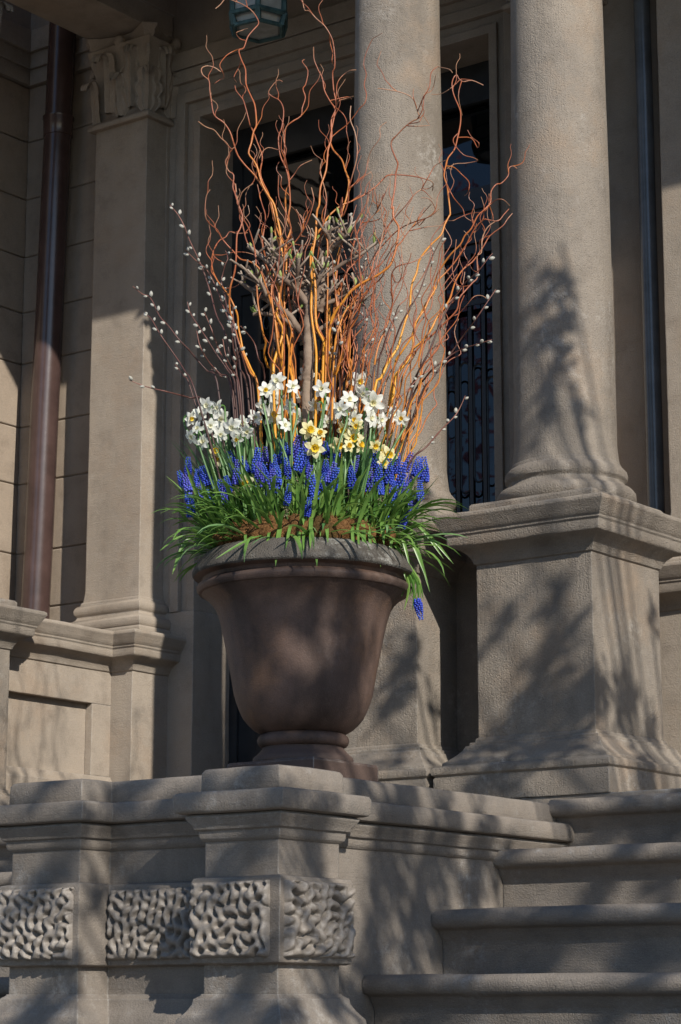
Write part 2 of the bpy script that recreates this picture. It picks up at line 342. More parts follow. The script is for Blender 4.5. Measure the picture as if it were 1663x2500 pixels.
def capital(cx, cy, z0, z1, r, square, parent, mtl='column'):
    mb = MB(); h = z1 - z0
    def edge(a): return r / max(abs(math.cos(a)), abs(math.sin(a))) if square else r
    if square: mb.rect(cx - r, cx + r, cy - r, cy + r, [(.022, z0 - .035), (.026, z0 - .025), (.022, z0 - .012), (.004, z0), (-.004, z0 + .05), (0, z0 + h * .5), (.03, z0 + h * .86)])
    else: mb.lathe(cx, cy, [(r + .004, z0 - .045), (r + .022, z0 - .035), (r + .026, z0 - .022), (r + .020, z0 - .01), (r - .002, z0), (r - .004, z0 + .1), (r, z0 + h * .5), (r + .045, z0 + h * .86)], 40)
    for tier, (zz, hh, wd, cu, sh) in enumerate(((0, .46, .098, .024, 0), (h * .08, .66, .098, .030, math.pi / 8))):
        for k in range(8):
            a = sh + k * math.pi / 4; e = edge(a) * (.93 if square and abs(math.sin(2 * a)) > .9 else 1)
            leafgrid(mb, (cx + e * math.cos(a), cy + e * math.sin(a), z0 + zz), (math.cos(a), math.sin(a), 0), (-math.sin(a), math.cos(a), 0), h * hh, wd, cu)
    for k in range(4):                       # corner volutes
        a = R(45) + k * R(90); d = Vector((math.cos(a), math.sin(a), 0)); c = Vector((cx, cy, z0 + h * .74)) + d * (r * 1.30); pts = []; rad = []
        for i in range(34):
            th = i / 33 * R(700); q = .052 * (1 - .72 * i / 33); pts.append(c + d * (q * math.cos(th - R(40))) + Vector((0, 0, q * math.sin(th - R(40))))); rad.append(.013 * (1 - .4 * i / 33))
        pts = [Vector((cx, cy, z0 + h * .45)) + d * (r * .95), Vector((cx, cy, z0 + h * .66)) + d * (r * 1.05), Vector((cx, cy, z0 + h * .80)) + d * (r * 1.2)] + pts[::1][6:]
        mb.tube(smoothpts(pts, 2), [.014] * (2 * (len(pts) - 1) + 1), 6)
        b = a + R(45); d2 = Vector((math.cos(b), math.sin(b), 0)); p = Vector((cx, cy, z0 + h * .90)) + d2 * (r * 1.16)   # fleuron on each side
        mb.lathe(p.x, p.y, [(.004, p.z - .026), (.017, p.z - .018), (.024, p.z), (.017, p.z + .018), (.004, p.z + .026)], 10)
    ab = []
    for k in range(4):                       # abacus with hollow sides
        a0 = R(-135) + k * R(90); A = Vector((math.cos(a0), math.sin(a0))) * r * 1.78; B = Vector((math.cos(a0 + R(90)), math.sin(a0 + R(90)))) * r * 1.78
        d = (B - A).normalized(); n = Vector((d.y, -d.x)); A2 = A + d * .03; B2 = B - d * .03
        for i in range(7): s_ = i / 6; q = A2.lerp(B2, s_) - n * (.06 * math.sin(math.pi * s_)); ab.append((cx + q.x, cy + q.y))
    mb.plan(ab, [(-.006, z0 + h * .86), (0, z0 + h * .88), (.002, z0 + h * .94), (.012, z0 + h * .97), (.014, z1)])
    return mb.obj('capital', mtl, parent, smooth=50, wob=.005, maxlen=.5)

# ------------------------------------------------------------------ columns on pedestals
CAPZ = [(.0, 2.864), (.006, 2.868), (.010, 2.880), (.018, 2.894), (.034, 2.908), (.058, 2.917), (.062, 2.923), (.063, 2.946), (.068, 2.951), (.068, 2.957), (.074, 2.962), (.080, 2.975), (.090, 2.992), (.094, 2.999), (.093, 3.008), (.086, 3.013)]
BASEZ = [(.096, FLOOR), (.096, 2.230), (.092, 2.236), (.100, 2.242), (.102, 2.252), (.098, 2.262), (.090, 2.267), (.078, 2.268), (.077, 2.276), (.070, 2.281), (.050, 2.297), (.034, 2.314), (.028, 2.327), (.020, 2.329), (.019, 2.338), (.008, 2.340), (.006, 2.350), (0, 2.354)]
COLZ = [(.153 + .048, 3.050), (.205, 3.056), (.210, 3.068), (.209, 3.082), (.200, 3.094), (.188, 3.098), (.180, 3.104), (.175, 3.114), (.178, 3.120), (.184, 3.126), (.186, 3.138), (.183, 3.150), (.174, 3.160), (.168, 3.163), (.167, 3.170), (.163, 3.176)]
CAPBOT, CAPTOP = 5.23, 5.60
KC = 1.026
def setback(t, k):
    t.location = EYE + (t.location - EYE) * k; t.scale = (k, k, k)
def column(cx, cy, label, a=.197, r0=.155, r1=.138, k_=KC):
    cb, ct = (CAPBOT, CAPTOP) if k_ == 1 else (1.6 + (CAPBOT - 1.6) / k_, 1.6 + (CAPTOP - 1.6) / k_)
    t = thing('portico_column', (cx, cy, FLOOR), label, 'column', 'columns of the portico')
    x0, x1, y0, y1 = cx - a, cx + a, cy - a, cy + a
    p = MB().rect(x0, x1, y0, y1, [(0, 2.30), (0, 2.90)]).obj('pedestal', 'column', t, **SW)
    c = MB().rect(x0, x1, y0, y1, CAPZ).obj('pedestal_cap', 'column', t, wob=.0028, maxlen=.06)
    c = MB().rect(x0, x1, y0, y1, BASEZ).obj('pedestal_base', 'column', t, wob=.0016, maxlen=.06)
    MB().rect(cx - .212, cx + .212, cy - .212, cy + .212, [(-.002, 3.0), (0, 3.02), (0, 3.044), (-.006, 3.051)]).obj('plinth', 'column', t, **SW)
    k = r0 / .155
    MB().lathe(cx, cy, [(r * k, z) for r, z in COLZ], 72).obj('column_base', 'column', t, wob=.003, maxlen=1)
    pr = [(r0 + .008, 3.17), (r0 + .004, 3.20), (r0, 3.24)]
    for i in range(1, 25):
        u_ = i / 24; pr.append((r0 + (r1 - r0) * (u_ ** 1.7), 3.24 + (cb - .04 - 3.24) * u_))
    MB().lathe(cx, cy, pr, 72).obj('shaft', 'column', t, wob=.0015, maxlen=1)
    capital(cx, cy, cb, ct, r1, False, t); setback(t, k_)
    return t
CR, C2, CL = (-3.520, 5.882), (-4.132, 5.882), (-6.228, 5.882)
column(*CR, 'large stucco column nearest the camera, standing behind the stone steps')
column(*C2, 'stucco column half hidden behind the willow branches and the urn', r0=.150, r1=.136)
column(*CL, 'column pedestal cut off by the left edge of the picture', r0=.150, r1=.136, k_=1)
l = thing('pedestal_link', (-3.82, 5.98, FLOOR), 'shaded low stone wall in the gap between the two column pedestals', 'wall')
MB().box(-3.945, -3.70, 5.90, 6.07, FLOOR, 2.866).obj('wall_body', 'column', l, **SW)
MB().rect(-3.945, -3.70, 5.90, 6.07, [(o * .55, z) for o, z in CAPZ]).obj('wall_cap', 'column', l, **SW); setback(l, KC)

# ------------------------------------------------------------------ portico roof
t = thing('portico_roof', (-3.85, 6.2, CAPTOP), 'stone beams and ceiling of the porch over the doorway', 'portico')
XL, XR = CL[0], -1.45
MB().rect(XL - .15, XR + .15, 5.735, 6.20, [(0, CAPTOP + .002), (0, 5.70), (.012, 5.702), (.012, 5.80), (.03, 5.82), (.03, 5.90)]).obj('front_beam', 'facade', t, **SW)
for x in (XL, C2[0], CR[0], XR): MB().rect(x - .15, x + .15, 6.202, 6.99, [(0, CAPTOP + .004), (0, 5.70), (.012, 5.702), (.012, 5.80), (.03, 5.82), (.03, 5.90)]).obj('side_beam', 'facade', t, **SW)
MB().box(XL - .16, XR + .16, 5.74, 6.995, 5.902, 5.96).obj('ceiling', 'ceiling', t)
MB().rect(XL - .15, XR + .15, 5.735, 6.99, [(.02, 5.962), (.02, 6.16), (.05, 6.19), (.14, 6.22), (.15, 6.30), (.2, 6.36), (.2, 6.40)]).obj('cornice', 'facade', t, **SW)

# ------------------------------------------------------------------ left parapet
t = thing('porch_parapet', (-6.2, 6.4, FLOOR), 'low sunlit parapet wall with sunken panel in front of the drainpipe', 'wall')
MB().box(-6.33, -6.172, 6.08, 6.758, FLOOR, 2.90).obj('wall_body', 'facade', t, **SW)
MB().box(-6.171, -6.137, 6.08, 6.756, 2.735, 2.90).obj('top_rail', 'facade', t, **SW)
MB().box(-6.171, -6.137, 6.645, 6.756, 2.455, 2.734).obj('side_rail', 'facade', t, **SW)
MB().rect(-6.33, -6.137, 6.08, 6.75, [(.03, FLOOR), (.03, 2.42), (.012, 2.44), (.006, 2.454)]).obj('base_moulding', 'facade', t, **SW)
MB().rect(-6.33, -6.137, 6.02, 6.75, CAPZ).obj('coping', 'facade', t, wob=.003, maxlen=.06)

# ------------------------------------------------------------------ townhouse facade
h = thing('townhouse', (-5.2, 7.1, 0), 'brownstone townhouse front with moulded doorway behind the columns', 'building')
YF = 7.0; DX0, DX1, DTOP = -5.905, -4.475, 5.205
MB().box(-6.34, DX0 - .22, YF, 7.6, 0, 7.5).box(DX1 + .22, 2.0, YF, 7.6, 0, 7.5).box(DX0 - .22, DX1 + .22, YF, 7.6, DTOP + .22, 7.5).box(DX0 - .22, DX1 + .22, YF, 7.6, 0, FLOOR - .004).obj('wall', 'facade', h, wob=.002, maxlen=.3)
# moulded door surround, stepping in towards the opening
for k, (o0, o1, yy) in enumerate(((.22, .165, 6.955), (.165, .120, 6.975), (.120, .075, 6.962), (.075, .035, 6.985), (.035, 0., 6.972))):
    mb = MB()
    mb.box(DX0 - o0, DX0 - o1, yy, 7.22, FLOOR + .96, DTOP + o0); mb.box(DX1 + o1, DX1 + o0, yy, 7.22, FLOOR + .96, DTOP + o0)
    mb.box(DX0 - o1 + .0005, DX1 + o1 - .0005, yy, 7.22, DTOP + o1, DTOP + o0); mb.obj('door_surround', 'facade', h, wob=.0015, maxlen=.12)
for x0, x1 in ((DX0 - .222, DX0 + .001), (DX1 - .001, DX1 + .222)):
    MB().rect(x0, x1, 6.97, 7.22, [(.008, FLOOR), (.008, 3.105), (.002, 3.122), (-.02, 3.124)]).obj('surround_block', 'facade', h, **SW)
# lintel cornice above the surround and wall bands
MB().box(DX0 - .3, DX1 + .3, 6.95, 6.999, DTOP + .225, DTOP + .30).obj('string_course', 'facade', h, **SW)
def pilaster(cx, w_, ped=True, capt=True):
    x0, x1 = cx - w_ / 2, cx + w_ / 2; yf = 6.83
    p = MB().rect(x0, x1, yf, 7.02, [(.006, 3.17), (0, 3.22), (-.002, CAPBOT - .03)]).obj('pilaster', 'facade', h, **SW)
    pr = [(.045, 3.050), (.052, 3.056), (.056, 3.068), (.055, 3.082), (.046, 3.094), (.034, 3.098), (.026, 3.104), (.022, 3.114), (.026, 3.120), (.031, 3.126), (.033, 3.138), (.030, 3.150), (.021, 3.160), (.013, 3.163), (.012, 3.172), (.006, 3.178)]
    q = MB().rect(x0, x1, yf, 7.02, pr).obj('pilaster_base', 'facade', p); q.parent = p; q.location = (0, 0, 0); fixoff(q, h)
    q = MB().rect(x0 - .055, x1 + .055, yf - .055, 7.02, [(-.002, 3.0), (0, 3.012), (0, 3.044), (-.006, 3.051)]).obj('plinth', 'facade', p, **SW); fixoff(q, h)
    if ped:
        q = MB().rect(x0 - .045, x1 + .045, yf - .08, 7.02, [(0, FLOOR), (0, 2.9)]).obj('pedestal', 'facade', p, **SW); fixoff(q, h)
        q = MB().rect(x0 - .045, x1 + .045, yf - .08, 7.02, CAPZ).obj('pedestal_cap', 'facade', p, wob=.003, maxlen=.06); fixoff(q, h)
    q = capital(cx, 6.975, CAPBOT, CAPTOP, w_ / 2, True, p, 'facade'); fixoff(q, h)
    return p
def fixoff(q, h):
    # vertices were written in world space; parts of parts are measured from the house's own origin
    q.data.transform(Matrix.Translation(-Vector(tuple(h['_o']))))
pilaster(-6.215, .29); pilaster(-4.139, .29); pilaster(-3.535, .29)
# ashlar: facade left of the pilaster and the side of the projecting bay
JZ = [2.1, 2.40, 2.68, 2.95, 3.222, 3.468, 3.772, 4.026, 4.308, 4.542, 4.796, 5.062, 5.330, 5.585]
JT = .004
MB().box(-7.3, -6.335, YF + .008, 7.6, 0, 7.5).box(-7.6, -6.936, 4.9, YF + .1, 0, 7.5).obj('backing_wall', 'ashlar', h)
for a, b in zip(JZ, JZ[1:]):
    MB().rect(-6.925, -6.341, YF, YF + .05, [(-.004, a + JT / 2), (0, a + JT / 2 + .004), (0, b - JT / 2 - .004), (-.004, b - JT / 2)]).obj('stone', 'ashlar', h, wob=.002, maxlen=.08)
    cut = 6.2 + rnd.uniform(-.25, .25)
    for y0, y1 in ((4.95, cut - JT / 2), (cut + JT / 2, YF - .001)):
        MB().rect(-6.98, -6.925, y0, y1, [(-.004, a + JT / 2), (0, a + JT / 2 + .004), (0, b - JT / 2 - .004), (-.004, b - JT / 2)]).obj('stone', 'ashlar', h, wob=.002, maxlen=.08)
for k, (z0, z1, o) in enumerate(((5.589, 5.66, .02), (5.661, 5.73, .035), (5.731, 5.83, .055))):
    MB().box(-6.93, -6.38, YF - o, YF + .05, z0, z1).obj('string_course', 'facade', h, **SW)
    MB().box(-7.0, -6.925 + o, 4.95, YF - o - .001, z0, z1).obj('string_course', 'facade', h, **SW)
# ------------------------------------------------------------------ door with transom and iron grille
d = MB().box(DX0 + .001, DX0 + .05, 7.19, 7.30, FLOOR, DTOP - .001).box(DX1 - .05, DX1 - .001, 7.19, 7.30, FLOOR, DTOP - .001).box(DX0 + .051, DX1 - .051, 7.19, 7.30, 5.10, DTOP - .001).box(DX0 + .051, DX1 - .051, 7.185, 7.30, 4.47, 4.60).box(DX0 + .051, DX1 - .051, 7.175, 7.30, 4.60, 4.635).box(DX0 + .051, DX1 - .051, 7.178, 7.2, 5.04, 5.06).box(DX0 + .051, DX1 - .051, 7.183, 7.3, 5.06, 5.099).obj('door', 'black', h, smooth=0)
XM = (DX0 + DX1) / 2
def doorpart(mb, name, mtl, **k):
    q = mb.obj(name, mtl, d, **k); fixoff(q, h); return q
doorpart(MB().box(DX0 + .10, DX1 - .10, 7.235, 7.25, 4.636, 5.039), 'transom_glass', 'glass', smooth=0)
doorpart(MB().box(DX0 + .051, DX0 + .10, 7.20, 7.29, 4.636, 5.039).box(DX1 - .10, DX1 - .051, 7.20, 7.29, 4.636, 5.039).box(DX0 + .10, DX1 - .10, 7.205, 7.234, 4.636, 4.70), 'transom_frame', 'black', smooth=0)
doorpart(MB().box(XM - .012, XM + .012, 7.215, 7.26, 4.70, 5.039), 'transom_mullion', 'black', smooth=0)
for x0, x1 in ((DX0 + .052, XM - .003), (XM + .003, DX1 - .052)):
    doorpart(MB().box(x0, x0 + .085, 7.20, 7.25, FLOOR + .004, 4.468).box(x1 - .03, x1, 7.20, 7.25, FLOOR + .004, 4.468).box(x0 + .086, x1 - .031, 7.20, 7.25, 4.43, 4.468).box(x0 + .086, x1 - .031, 7.20, 7.25, FLOOR + .004, FLOOR + .5), 'door_leaf', 'black', smooth=0)
    doorpart(MB().box(x0 + .086, x1 - .031, 7.228, 7.238, FLOOR + .501, 4.429), 'door_glass', 'glass', smooth=0)
    n = 8; gx = [x0 + .11 + (x1 - x0 - .17) * i / n for i in range(n + 1)]
    for x in gx: doorpart(MB().box(x - .008, x + .008, 7.176, 7.192, FLOOR + .502, 4.428), 'grille_bar', 'iron', smooth=0)
    for z in (4.225, 2.9): doorpart(MB().box(x0 + .087, x1 - .032, 7.170, 7.176, z - .011, z + .011), 'grille_rail', 'iron', smooth=0)
    for i in range(n):
        xa, xb = gx[i] + .008, gx[i + 1] - .008; xc = (xa + xb) / 2; rr = (xb - xa) / 2 - .002
        top = 3.93 + (.0, .045, .03, -.03)[i % 4]; bot = top - .42 - (.0, .05, .0, .05)[i % 4]
        pts = [(xc + rr * math.cos(R(a)), 7.184, top + rr * math.sin(R(a))) for a in range(0, 181, 20)] + [(xc + rr * math.cos(R(a)), 7.184, bot + rr * math.sin(R(a))) for a in range(180, 361, 20)]
        pts.append(pts[0]); doorpart(MB().tube(pts, .0045, 5), 'grille_loop', 'iron')
        if i % 2 == 0:
            pts = [(xc + rr * .8 * math.cos(R(a)), 7.184, 4.33 + rr * 1.4 * math.sin(R(a))) for a in range(0, 361, 24)]; doorpart(MB().tube(pts, .004, 5), 'grille_loop', 'iron')
q = doorpart(MB().lathe(XM + .05, 7.155, [(.004, 3.18), (.022, 3.19), (.028, 3.21), (.022, 3.23), (.004, 3.24)], 14), 'door_knob', 'iron')
MB().box(DX0 - .05, DX1 + .05, 7.302, 7.33, FLOOR, DTOP + .05).obj('dark_hall', 'black', h)

# ------------------------------------------------------------------ drainpipes
def pipe(p0, p1, r, mtl, label, coll, shoe=False):
    t = thing('drainpipe', p0, label, 'pipe'); p0, p1 = Vector(p0), Vector(p1)
    pts = [p0.lerp(p1, i / 40) + noise.noise_vector(p0.lerp(p1, i / 40) * 3) * .0015 for i in range(41)]
    MB().tube(pts, r, 28).obj('pipe_body', mtl, t, smooth=60)
    for z in coll:
        u_ = (z - p0.z) / (p1.z - p0.z); c = p0.lerp(p1, u_)
        MB().lathe(c.x, c.y, [(r + .0005, z - .045), (r + .004, z - .044), (r + .005, z + .03), (r + .009, z + .034), (r + .009, z + .044), (r + .0005, z + .046)], 28).obj('collar', mtl, t, smooth=50)
    return t
pipe((-6.738, 6.915, 2.5), (-6.635, 6.915, 6.3), .060, 'pipe', 'glossy dark brown drainpipe on the wall at the far left', (5.315, 2.75))
pipe((-3.795, 6.940, FLOOR), (-3.795, 6.940, 6.3), .030, 'pipe_grey', 'slim grey drainpipe in the shadow right of the large column', (5.6,))

# ------------------------------------------------------------------ hanging lantern
LX, LY, LZ = -5.138, 6.4, 5.232
t = thing('hanging_lantern', (LX, LY, LZ), 'green copper porch lantern hanging at the top edge', 'lantern')
def hexp(r, z, ph=R(8)): return [(LX + r * math.cos(ph + i * R(60)), LY + r * math.sin(ph + i * R(60)), z) for i in range(6)]
H0, H1 = .112, .105
for i in range(6):
    a, b = Vector(hexp(H0, LZ)[i]), Vector(hexp(H0, LZ + .42)[i]); MB().tube([a, b], .011, 6).obj('corner_bar', 'verdigris', t)
    a2, b2 = hexp(H0 - .006, LZ + .012), hexp(H0 - .006, LZ + .41); j = (i + 1) % 6
    MB().add([a2[i], a2[j], b2[j], b2[i]], [(0, 1, 2, 3)]).obj('glass_pane', 'frost', t, smooth=0)
    c0, c1 = Vector(a2[i]).lerp(Vector(a2[j]), .5), Vector(b2[i]).lerp(Vector(b2[j]), .5)
    MB().tube([Vector(hexp(H0 + .001, LZ + .075)[i]), Vector(hexp(H0 + .001, LZ + .075)[j])], .005, 5).tube([Vector(hexp(H0 + .001, LZ + .25)[i]), Vector(hexp(H0 + .001, LZ + .25)[j])], .005, 5).obj('glazing_bar', 'verdigris', t)
    e0, e1 = hexp(H0 + .004, LZ), hexp(H0 - .010, LZ - .045); f0, f1 = hexp(H0 - .012, LZ), hexp(H0 - .026, LZ - .045)
    MB().tube([e0[i], e1[i]], .012, 6).obj('corner_foot', 'verdigris', t)
    MB().tube([e1[i], e1[j]], .009, 6).obj('bottom_rim', 'verdigris', t); MB().tube([e0[i], e0[j]], .011, 6).obj('lower_rail', 'verdigris', t)
    MB().add([f0[i], f0[j], f1[j], f1[i]], [(0, 1, 2, 3)]).obj('skirt_pane', 'frost', t, smooth=0)
MB().add(hexp(H0 - .02, LZ - .040), [(5, 4, 3, 2, 1, 0)]).obj('bottom_pane', 'frost', t, smooth=0)
V = hexp(H0 + .03, LZ + .42) + hexp(.03, LZ + .53); MB().add(V, [(i, (i + 1) % 6, (i + 1) % 6 + 6, i + 6) for i in range(6)] + [(5, 4, 3, 2, 1, 0), (6, 7, 8, 9, 10, 11)]).obj('lantern_roof', 'verdigris', t, smooth=0)
MB().tube([(LX, LY, LZ + .52), (LX, LY, 5.903)], .008, 6).obj('hanging_rod', 'verdigris', t)

# ------------------------------------------------------------------ the urn
ux, uy = URN.x, URN.y
t = thing('planter_urn', (ux, uy, 2.153), 'large dark brown bell-shaped urn on the stoop wall', 'urn')
MB().rect(ux - .146, ux + .146, uy - .146, uy + .146, [(0, 2.153), (0, 2.222), (-.004, 2.227), (-.01, 2.228)]).obj('plinth', 'urn_foot', t, **SW)
MB().lathe(ux, uy, [(.136, 2.228), (.137, 2.237), (.134, 2.244), (.128, 2.248), (.120, 2.256), (.112, 2.265), (.109, 2.272)], 72).obj('foot', 'urn_foot', t)
MB().lathe(ux, uy, [(.108, 2.270), (.117, 2.273), (.123, 2.280), (.125, 2.289), (.123, 2.298), (.116, 2.305), (.108, 2.308)], 72).obj('ring', 'urn', t)
body = [(.106, 2.306), (.119, 2.310), (.136, 2.320), (.150, 2.333), (.164, 2.350), (.174, 2.370), (.182, 2.392), (.189, 2.415), (.200, 2.475), (.212, 2.535), (.224, 2.595), (.232, 2.625), (.240, 2.646), (.250, 2.662), (.263, 2.676), (.277, 2.687), (.283, 2.693)]
MB().lathe(ux, uy, body, 96, close=False).obj('bowl', 'urn', t, wob=.0015, maxlen=1)
MB().lathe(ux, uy, [(.278, 2.690), (.288, 2.692), (.294, 2.699), (.295, 2.707), (.291, 2.714), (.281, 2.718), (.276, 2.722)], 96, close=False).obj('lower_roll', 'urn', t)
MB().lathe(ux, uy, [(.276, 2.721), (.279, 2.731), (.292, 2.734), (.303, 2.737)], 96, close=False).obj('lip', 'urn', t)
MB().lathe(ux, uy, [(.302, 2.7365), (.3072, 2.741), (.3075, 2.748), (.303, 2.757), (.296, 2.770), (.286, 2.785), (.273, 2.797), (.262, 2.803), (.252, 2.800), (.244, 2.77), (.24, 2.70)], 96, close=False).obj('rim', 'lichen', t, wob=.002, maxlen=1)
MB().lathe(ux, uy, [(.246, 2.70), (.246, 2.775), (.18, 2.79), (.05, 2.80)], 48).obj('soil', 'soil', t)
# moss cushions heaped round the inside of the rim
mb = MB()
def mossball(c, rx, rz, seed):
    V = []; F = []; nu, nv = 22, 11
    for j in range(nv + 1):
        ph = math.pi * j / nv
        for i in range(nu):
            th = 2 * math.pi * i / nu; dv = Vector((math.sin(ph) * math.cos(th), math.sin(ph) * math.sin(th), math.cos(ph)))
            k = 1 + .28 * noise.noise(dv * 2.3 + Vector((seed, 0, 0))) + .20 * noise.noise(dv * 9 + Vector((0, seed, 0)))
            V.append((c[0] + dv.x * rx * k, c[1] + dv.y * rx * k, c[2] + dv.z * rz * k))
    for j in range(nv):
        for i in range(nu): F.append((j * nu + i, (j + 1) * nu + i, (j + 1) * nu + (i + 1) % nu, j * nu + (i + 1) % nu))
    return V, F
mossm = []
for nm, c1_, c2_ in (('moss_rust', (.11, .050, .018), (.26, .135, .055)), ('moss_green', (.035, .045, .008), (.11, .10, .02)), ('moss_dark', (.055, .035, .012), (.15, .09, .035))):
    m, nt_, b_ = mat(nm); pos_ = N(nt_, 'ShaderNodeNewGeometry').outputs['Position']
    nt_.links.new(mixc(nt_, ramp(nt_, noise_n(nt_, pos_, 130, 4, .7), [(.35, (0, 0, 0)), (.65, (1, 1, 1))]), c1_, c2_), b_.inputs['Base Color'])
    b_.inputs['Roughness'].default_value = .95; b_.inputs['Specular IOR Level'].default_value = .1
    bp = N(nt_, 'ShaderNodeBump'); bp.inputs['Strength'].default_value = 1; bp.inputs['Distance'].default_value = .012
    nt_.links.new(noise_n(nt_, pos_, 190, 4, .7), bp.inputs['Height']); nt_.links.new(bp.outputs[0], b_.inputs['Normal']); mossm.append(m)
mr = thing('moss_cushions', (ux, uy, 2.80), 'rust and green moss heaped inside the urn rim', 'moss')
for k in range(34):
    a = 2 * math.pi * k / 34 + rnd.uniform(-.06, .06); q = rnd.uniform(.205, .232); s = rnd.uniform(.030, .050)
    V, F = mossball((ux + q * math.cos(a), uy + q * math.sin(a), 2.822 + rnd.uniform(-.005, .016)), s, s * rnd.uniform(.75, 1.1), k * 3.1)
    mm = MB().add(V, F)
    for i in range(200):    # fuzz
        v = Vector(V[rnd.randrange(len(V))]); n_ = (v - Vector((ux + q * math.cos(a), uy + q * math.sin(a), 2.805))).normalized(); sd_ = n_.orthogonal().normalized() * .0011; e_ = v + (n_ + Vector((rnd.uniform(-.7, .7), rnd.uniform(-.7, .7), rnd.uniform(-.7, .7)))) * rnd.uniform(.004, .010)
        mm.add([v - sd_, v + sd_, e_], [(0, 1, 2)])
    mm.obj('moss_clump', mossm[rnd.choice((0, 0, 1, 2))], mr, smooth=60)

# ------------------------------------------------------------------ planting: shared meshes
def blade(L_, w_, el, droop, seed, fold=.25, n=9):
    """leaf blade from the origin, rising at angle el, bending over towards +X"""
    r = random.Random(seed); p = Vector((0, 0, 0)); a = el; V = []; F = []; A = []; yaw = 0; tw = r.uniform(-.5, .5)
    for i in range(n + 1):
        s_ = i / n; ww = w_ * (.55 + .45 * min(1, s_ * 4)) * (1 if s_ < .7 else max(.06, 1 - ((s_ - .7) / .3) ** 1.6))
        d = Vector((math.cos(a) * math.cos(yaw), math.cos(a) * math.sin(yaw), math.sin(a))); sd_ = Vector((-math.sin(yaw), math.cos(yaw), 0)); up = d.cross(sd_) * -1
        sd2 = sd_ * math.cos(tw * s_) + up * math.sin(tw * s_)
        V += [p - sd2 * ww * .5 + up * ww * fold, p, p + sd2 * ww * .5 + up * ww * fold]; A += [s_] * 3
        p = p + d * (L_ / n); a -= droop / n * (.3 + 1.4 * s_); yaw += r.uniform(-.07, .07)
    for i in range(n):
        for k in range(2): F.append((i * 3 + k, i * 3 + k + 1, (i + 1) * 3 + k + 1, (i + 1) * 3 + k))
    return MB().add(V, F, A)
LEAF_M = [blade(rnd.uniform(.19, .31), rnd.uniform(.0085, .0135), R(rnd.uniform(58, 88)), R(rnd.uniform(20, 130)), i).mesh('leaf', 'leaf', smooth=60) for i in range(14)]
LEAF_S = [blade(rnd.uniform(.14, .24), rnd.uniform(.0085, .0135), R(rnd.uniform(8, 50)), R(rnd.uniform(50, 110)), 40 + i).mesh('leaf', 'leaf' if i % 3 else 'leaf_blue', smooth=60) for i in range(10)]
LEAF_D = [blade(rnd.uniform(.26, .40), rnd.uniform(.009, .014), R(rnd.uniform(74, 89)), R(rnd.uniform(5, 40)), 80 + i, .18).mesh('leaf', 'leaf_blue', smooth=60) for i in range(10)]
def petal_mesh(mtl, L_=.0235, w_=.0165, seed=0):
    r = random.Random(seed); V = []; F = []; nu, nv = 4, 7
    for j in range(nv + 1):
        t_ = j / nv; ww = w_ * (math.sin(math.pi * min(.995, t_ ** .82)) ** .62 if t_ > 0 else .25); ww = max(ww, w_ * (.3 if j == 0 else .03))
        for i in range(nu + 1):
            s_ = (i / nu - .5) * 2; V.append((.004 + L_ * t_, s_ * ww * .5, .0025 * math.sin(t_ * 2.6) - .0026 * t_ * t_ + .0022 * s_ * s_ * (1 - t_) + .0010 * math.sin(3 * s_ + 5 * t_ + seed) ))
    for j in range(nv):
        for i in range(nu): F.append((j * (nu + 1) + i, j * (nu + 1) + i + 1, (j + 1) * (nu + 1) + i + 1, (j + 1) * (nu + 1) + i))
    return MB().add(V, F).mesh('petal', mtl, smooth=80)
def corona_mesh(mtl, r, l):
    V = []; F = []; n = 24; prof = [(.003, 0), (r * .62, l * .25), (r * .74, l * .6), (r * .86, l * .88), (r * 1.05, l)]
    for k, (q, z) in enumerate(prof):
        for i in range(n):
            a = 2 * math.pi * i / n; f_ = 1 + (.10 * math.sin(a * 8) if k == 4 else .03 * math.sin(a * 8) if k == 3 else 0); V.append((q * f_ * math.cos(a), q * f_ * math.sin(a), z))
    for k in range(4):
        for i in range(n): F.append((k * n + i, k * n + (i + 1) % n, (k + 1) * n + (i + 1) % n, (k + 1) * n + i))
    m_ = MB().add(V, F)
    for i in range(4): a = i * R(90); m_.lathe(.0018 * math.cos(a), .0018 * math.sin(a), [(.0006, 0), (.0009, l * .7), (.0002, l * .85)], 5)
    return m_.mesh('corona', mtl, smooth=70)
PET = {'w': [petal_mesh('petal_w', seed=i) for i in range(4)], 'y': [petal_mesh('petal_y', .0215, .0155, seed=9 + i) for i in range(4)]}
COR = {'w': [corona_mesh('cup_w', .0085, .0085), corona_mesh('cup_w', .0075, .010)], 'y': [corona_mesh('cup_y', .0085, .013), corona_mesh('cup_y', .009, .012)]}
def soilpoint(p, q=.86, lim=.215):
    d = Vector((p.x - ux, p.y - uy, 0)) * q
    if d.length > lim: d = d.normalized() * lim
    return Vector((ux + d.x, uy + d.y, 2.80))
def cx4(x, y): return 380 + x * .47832, 800 + y * .47832
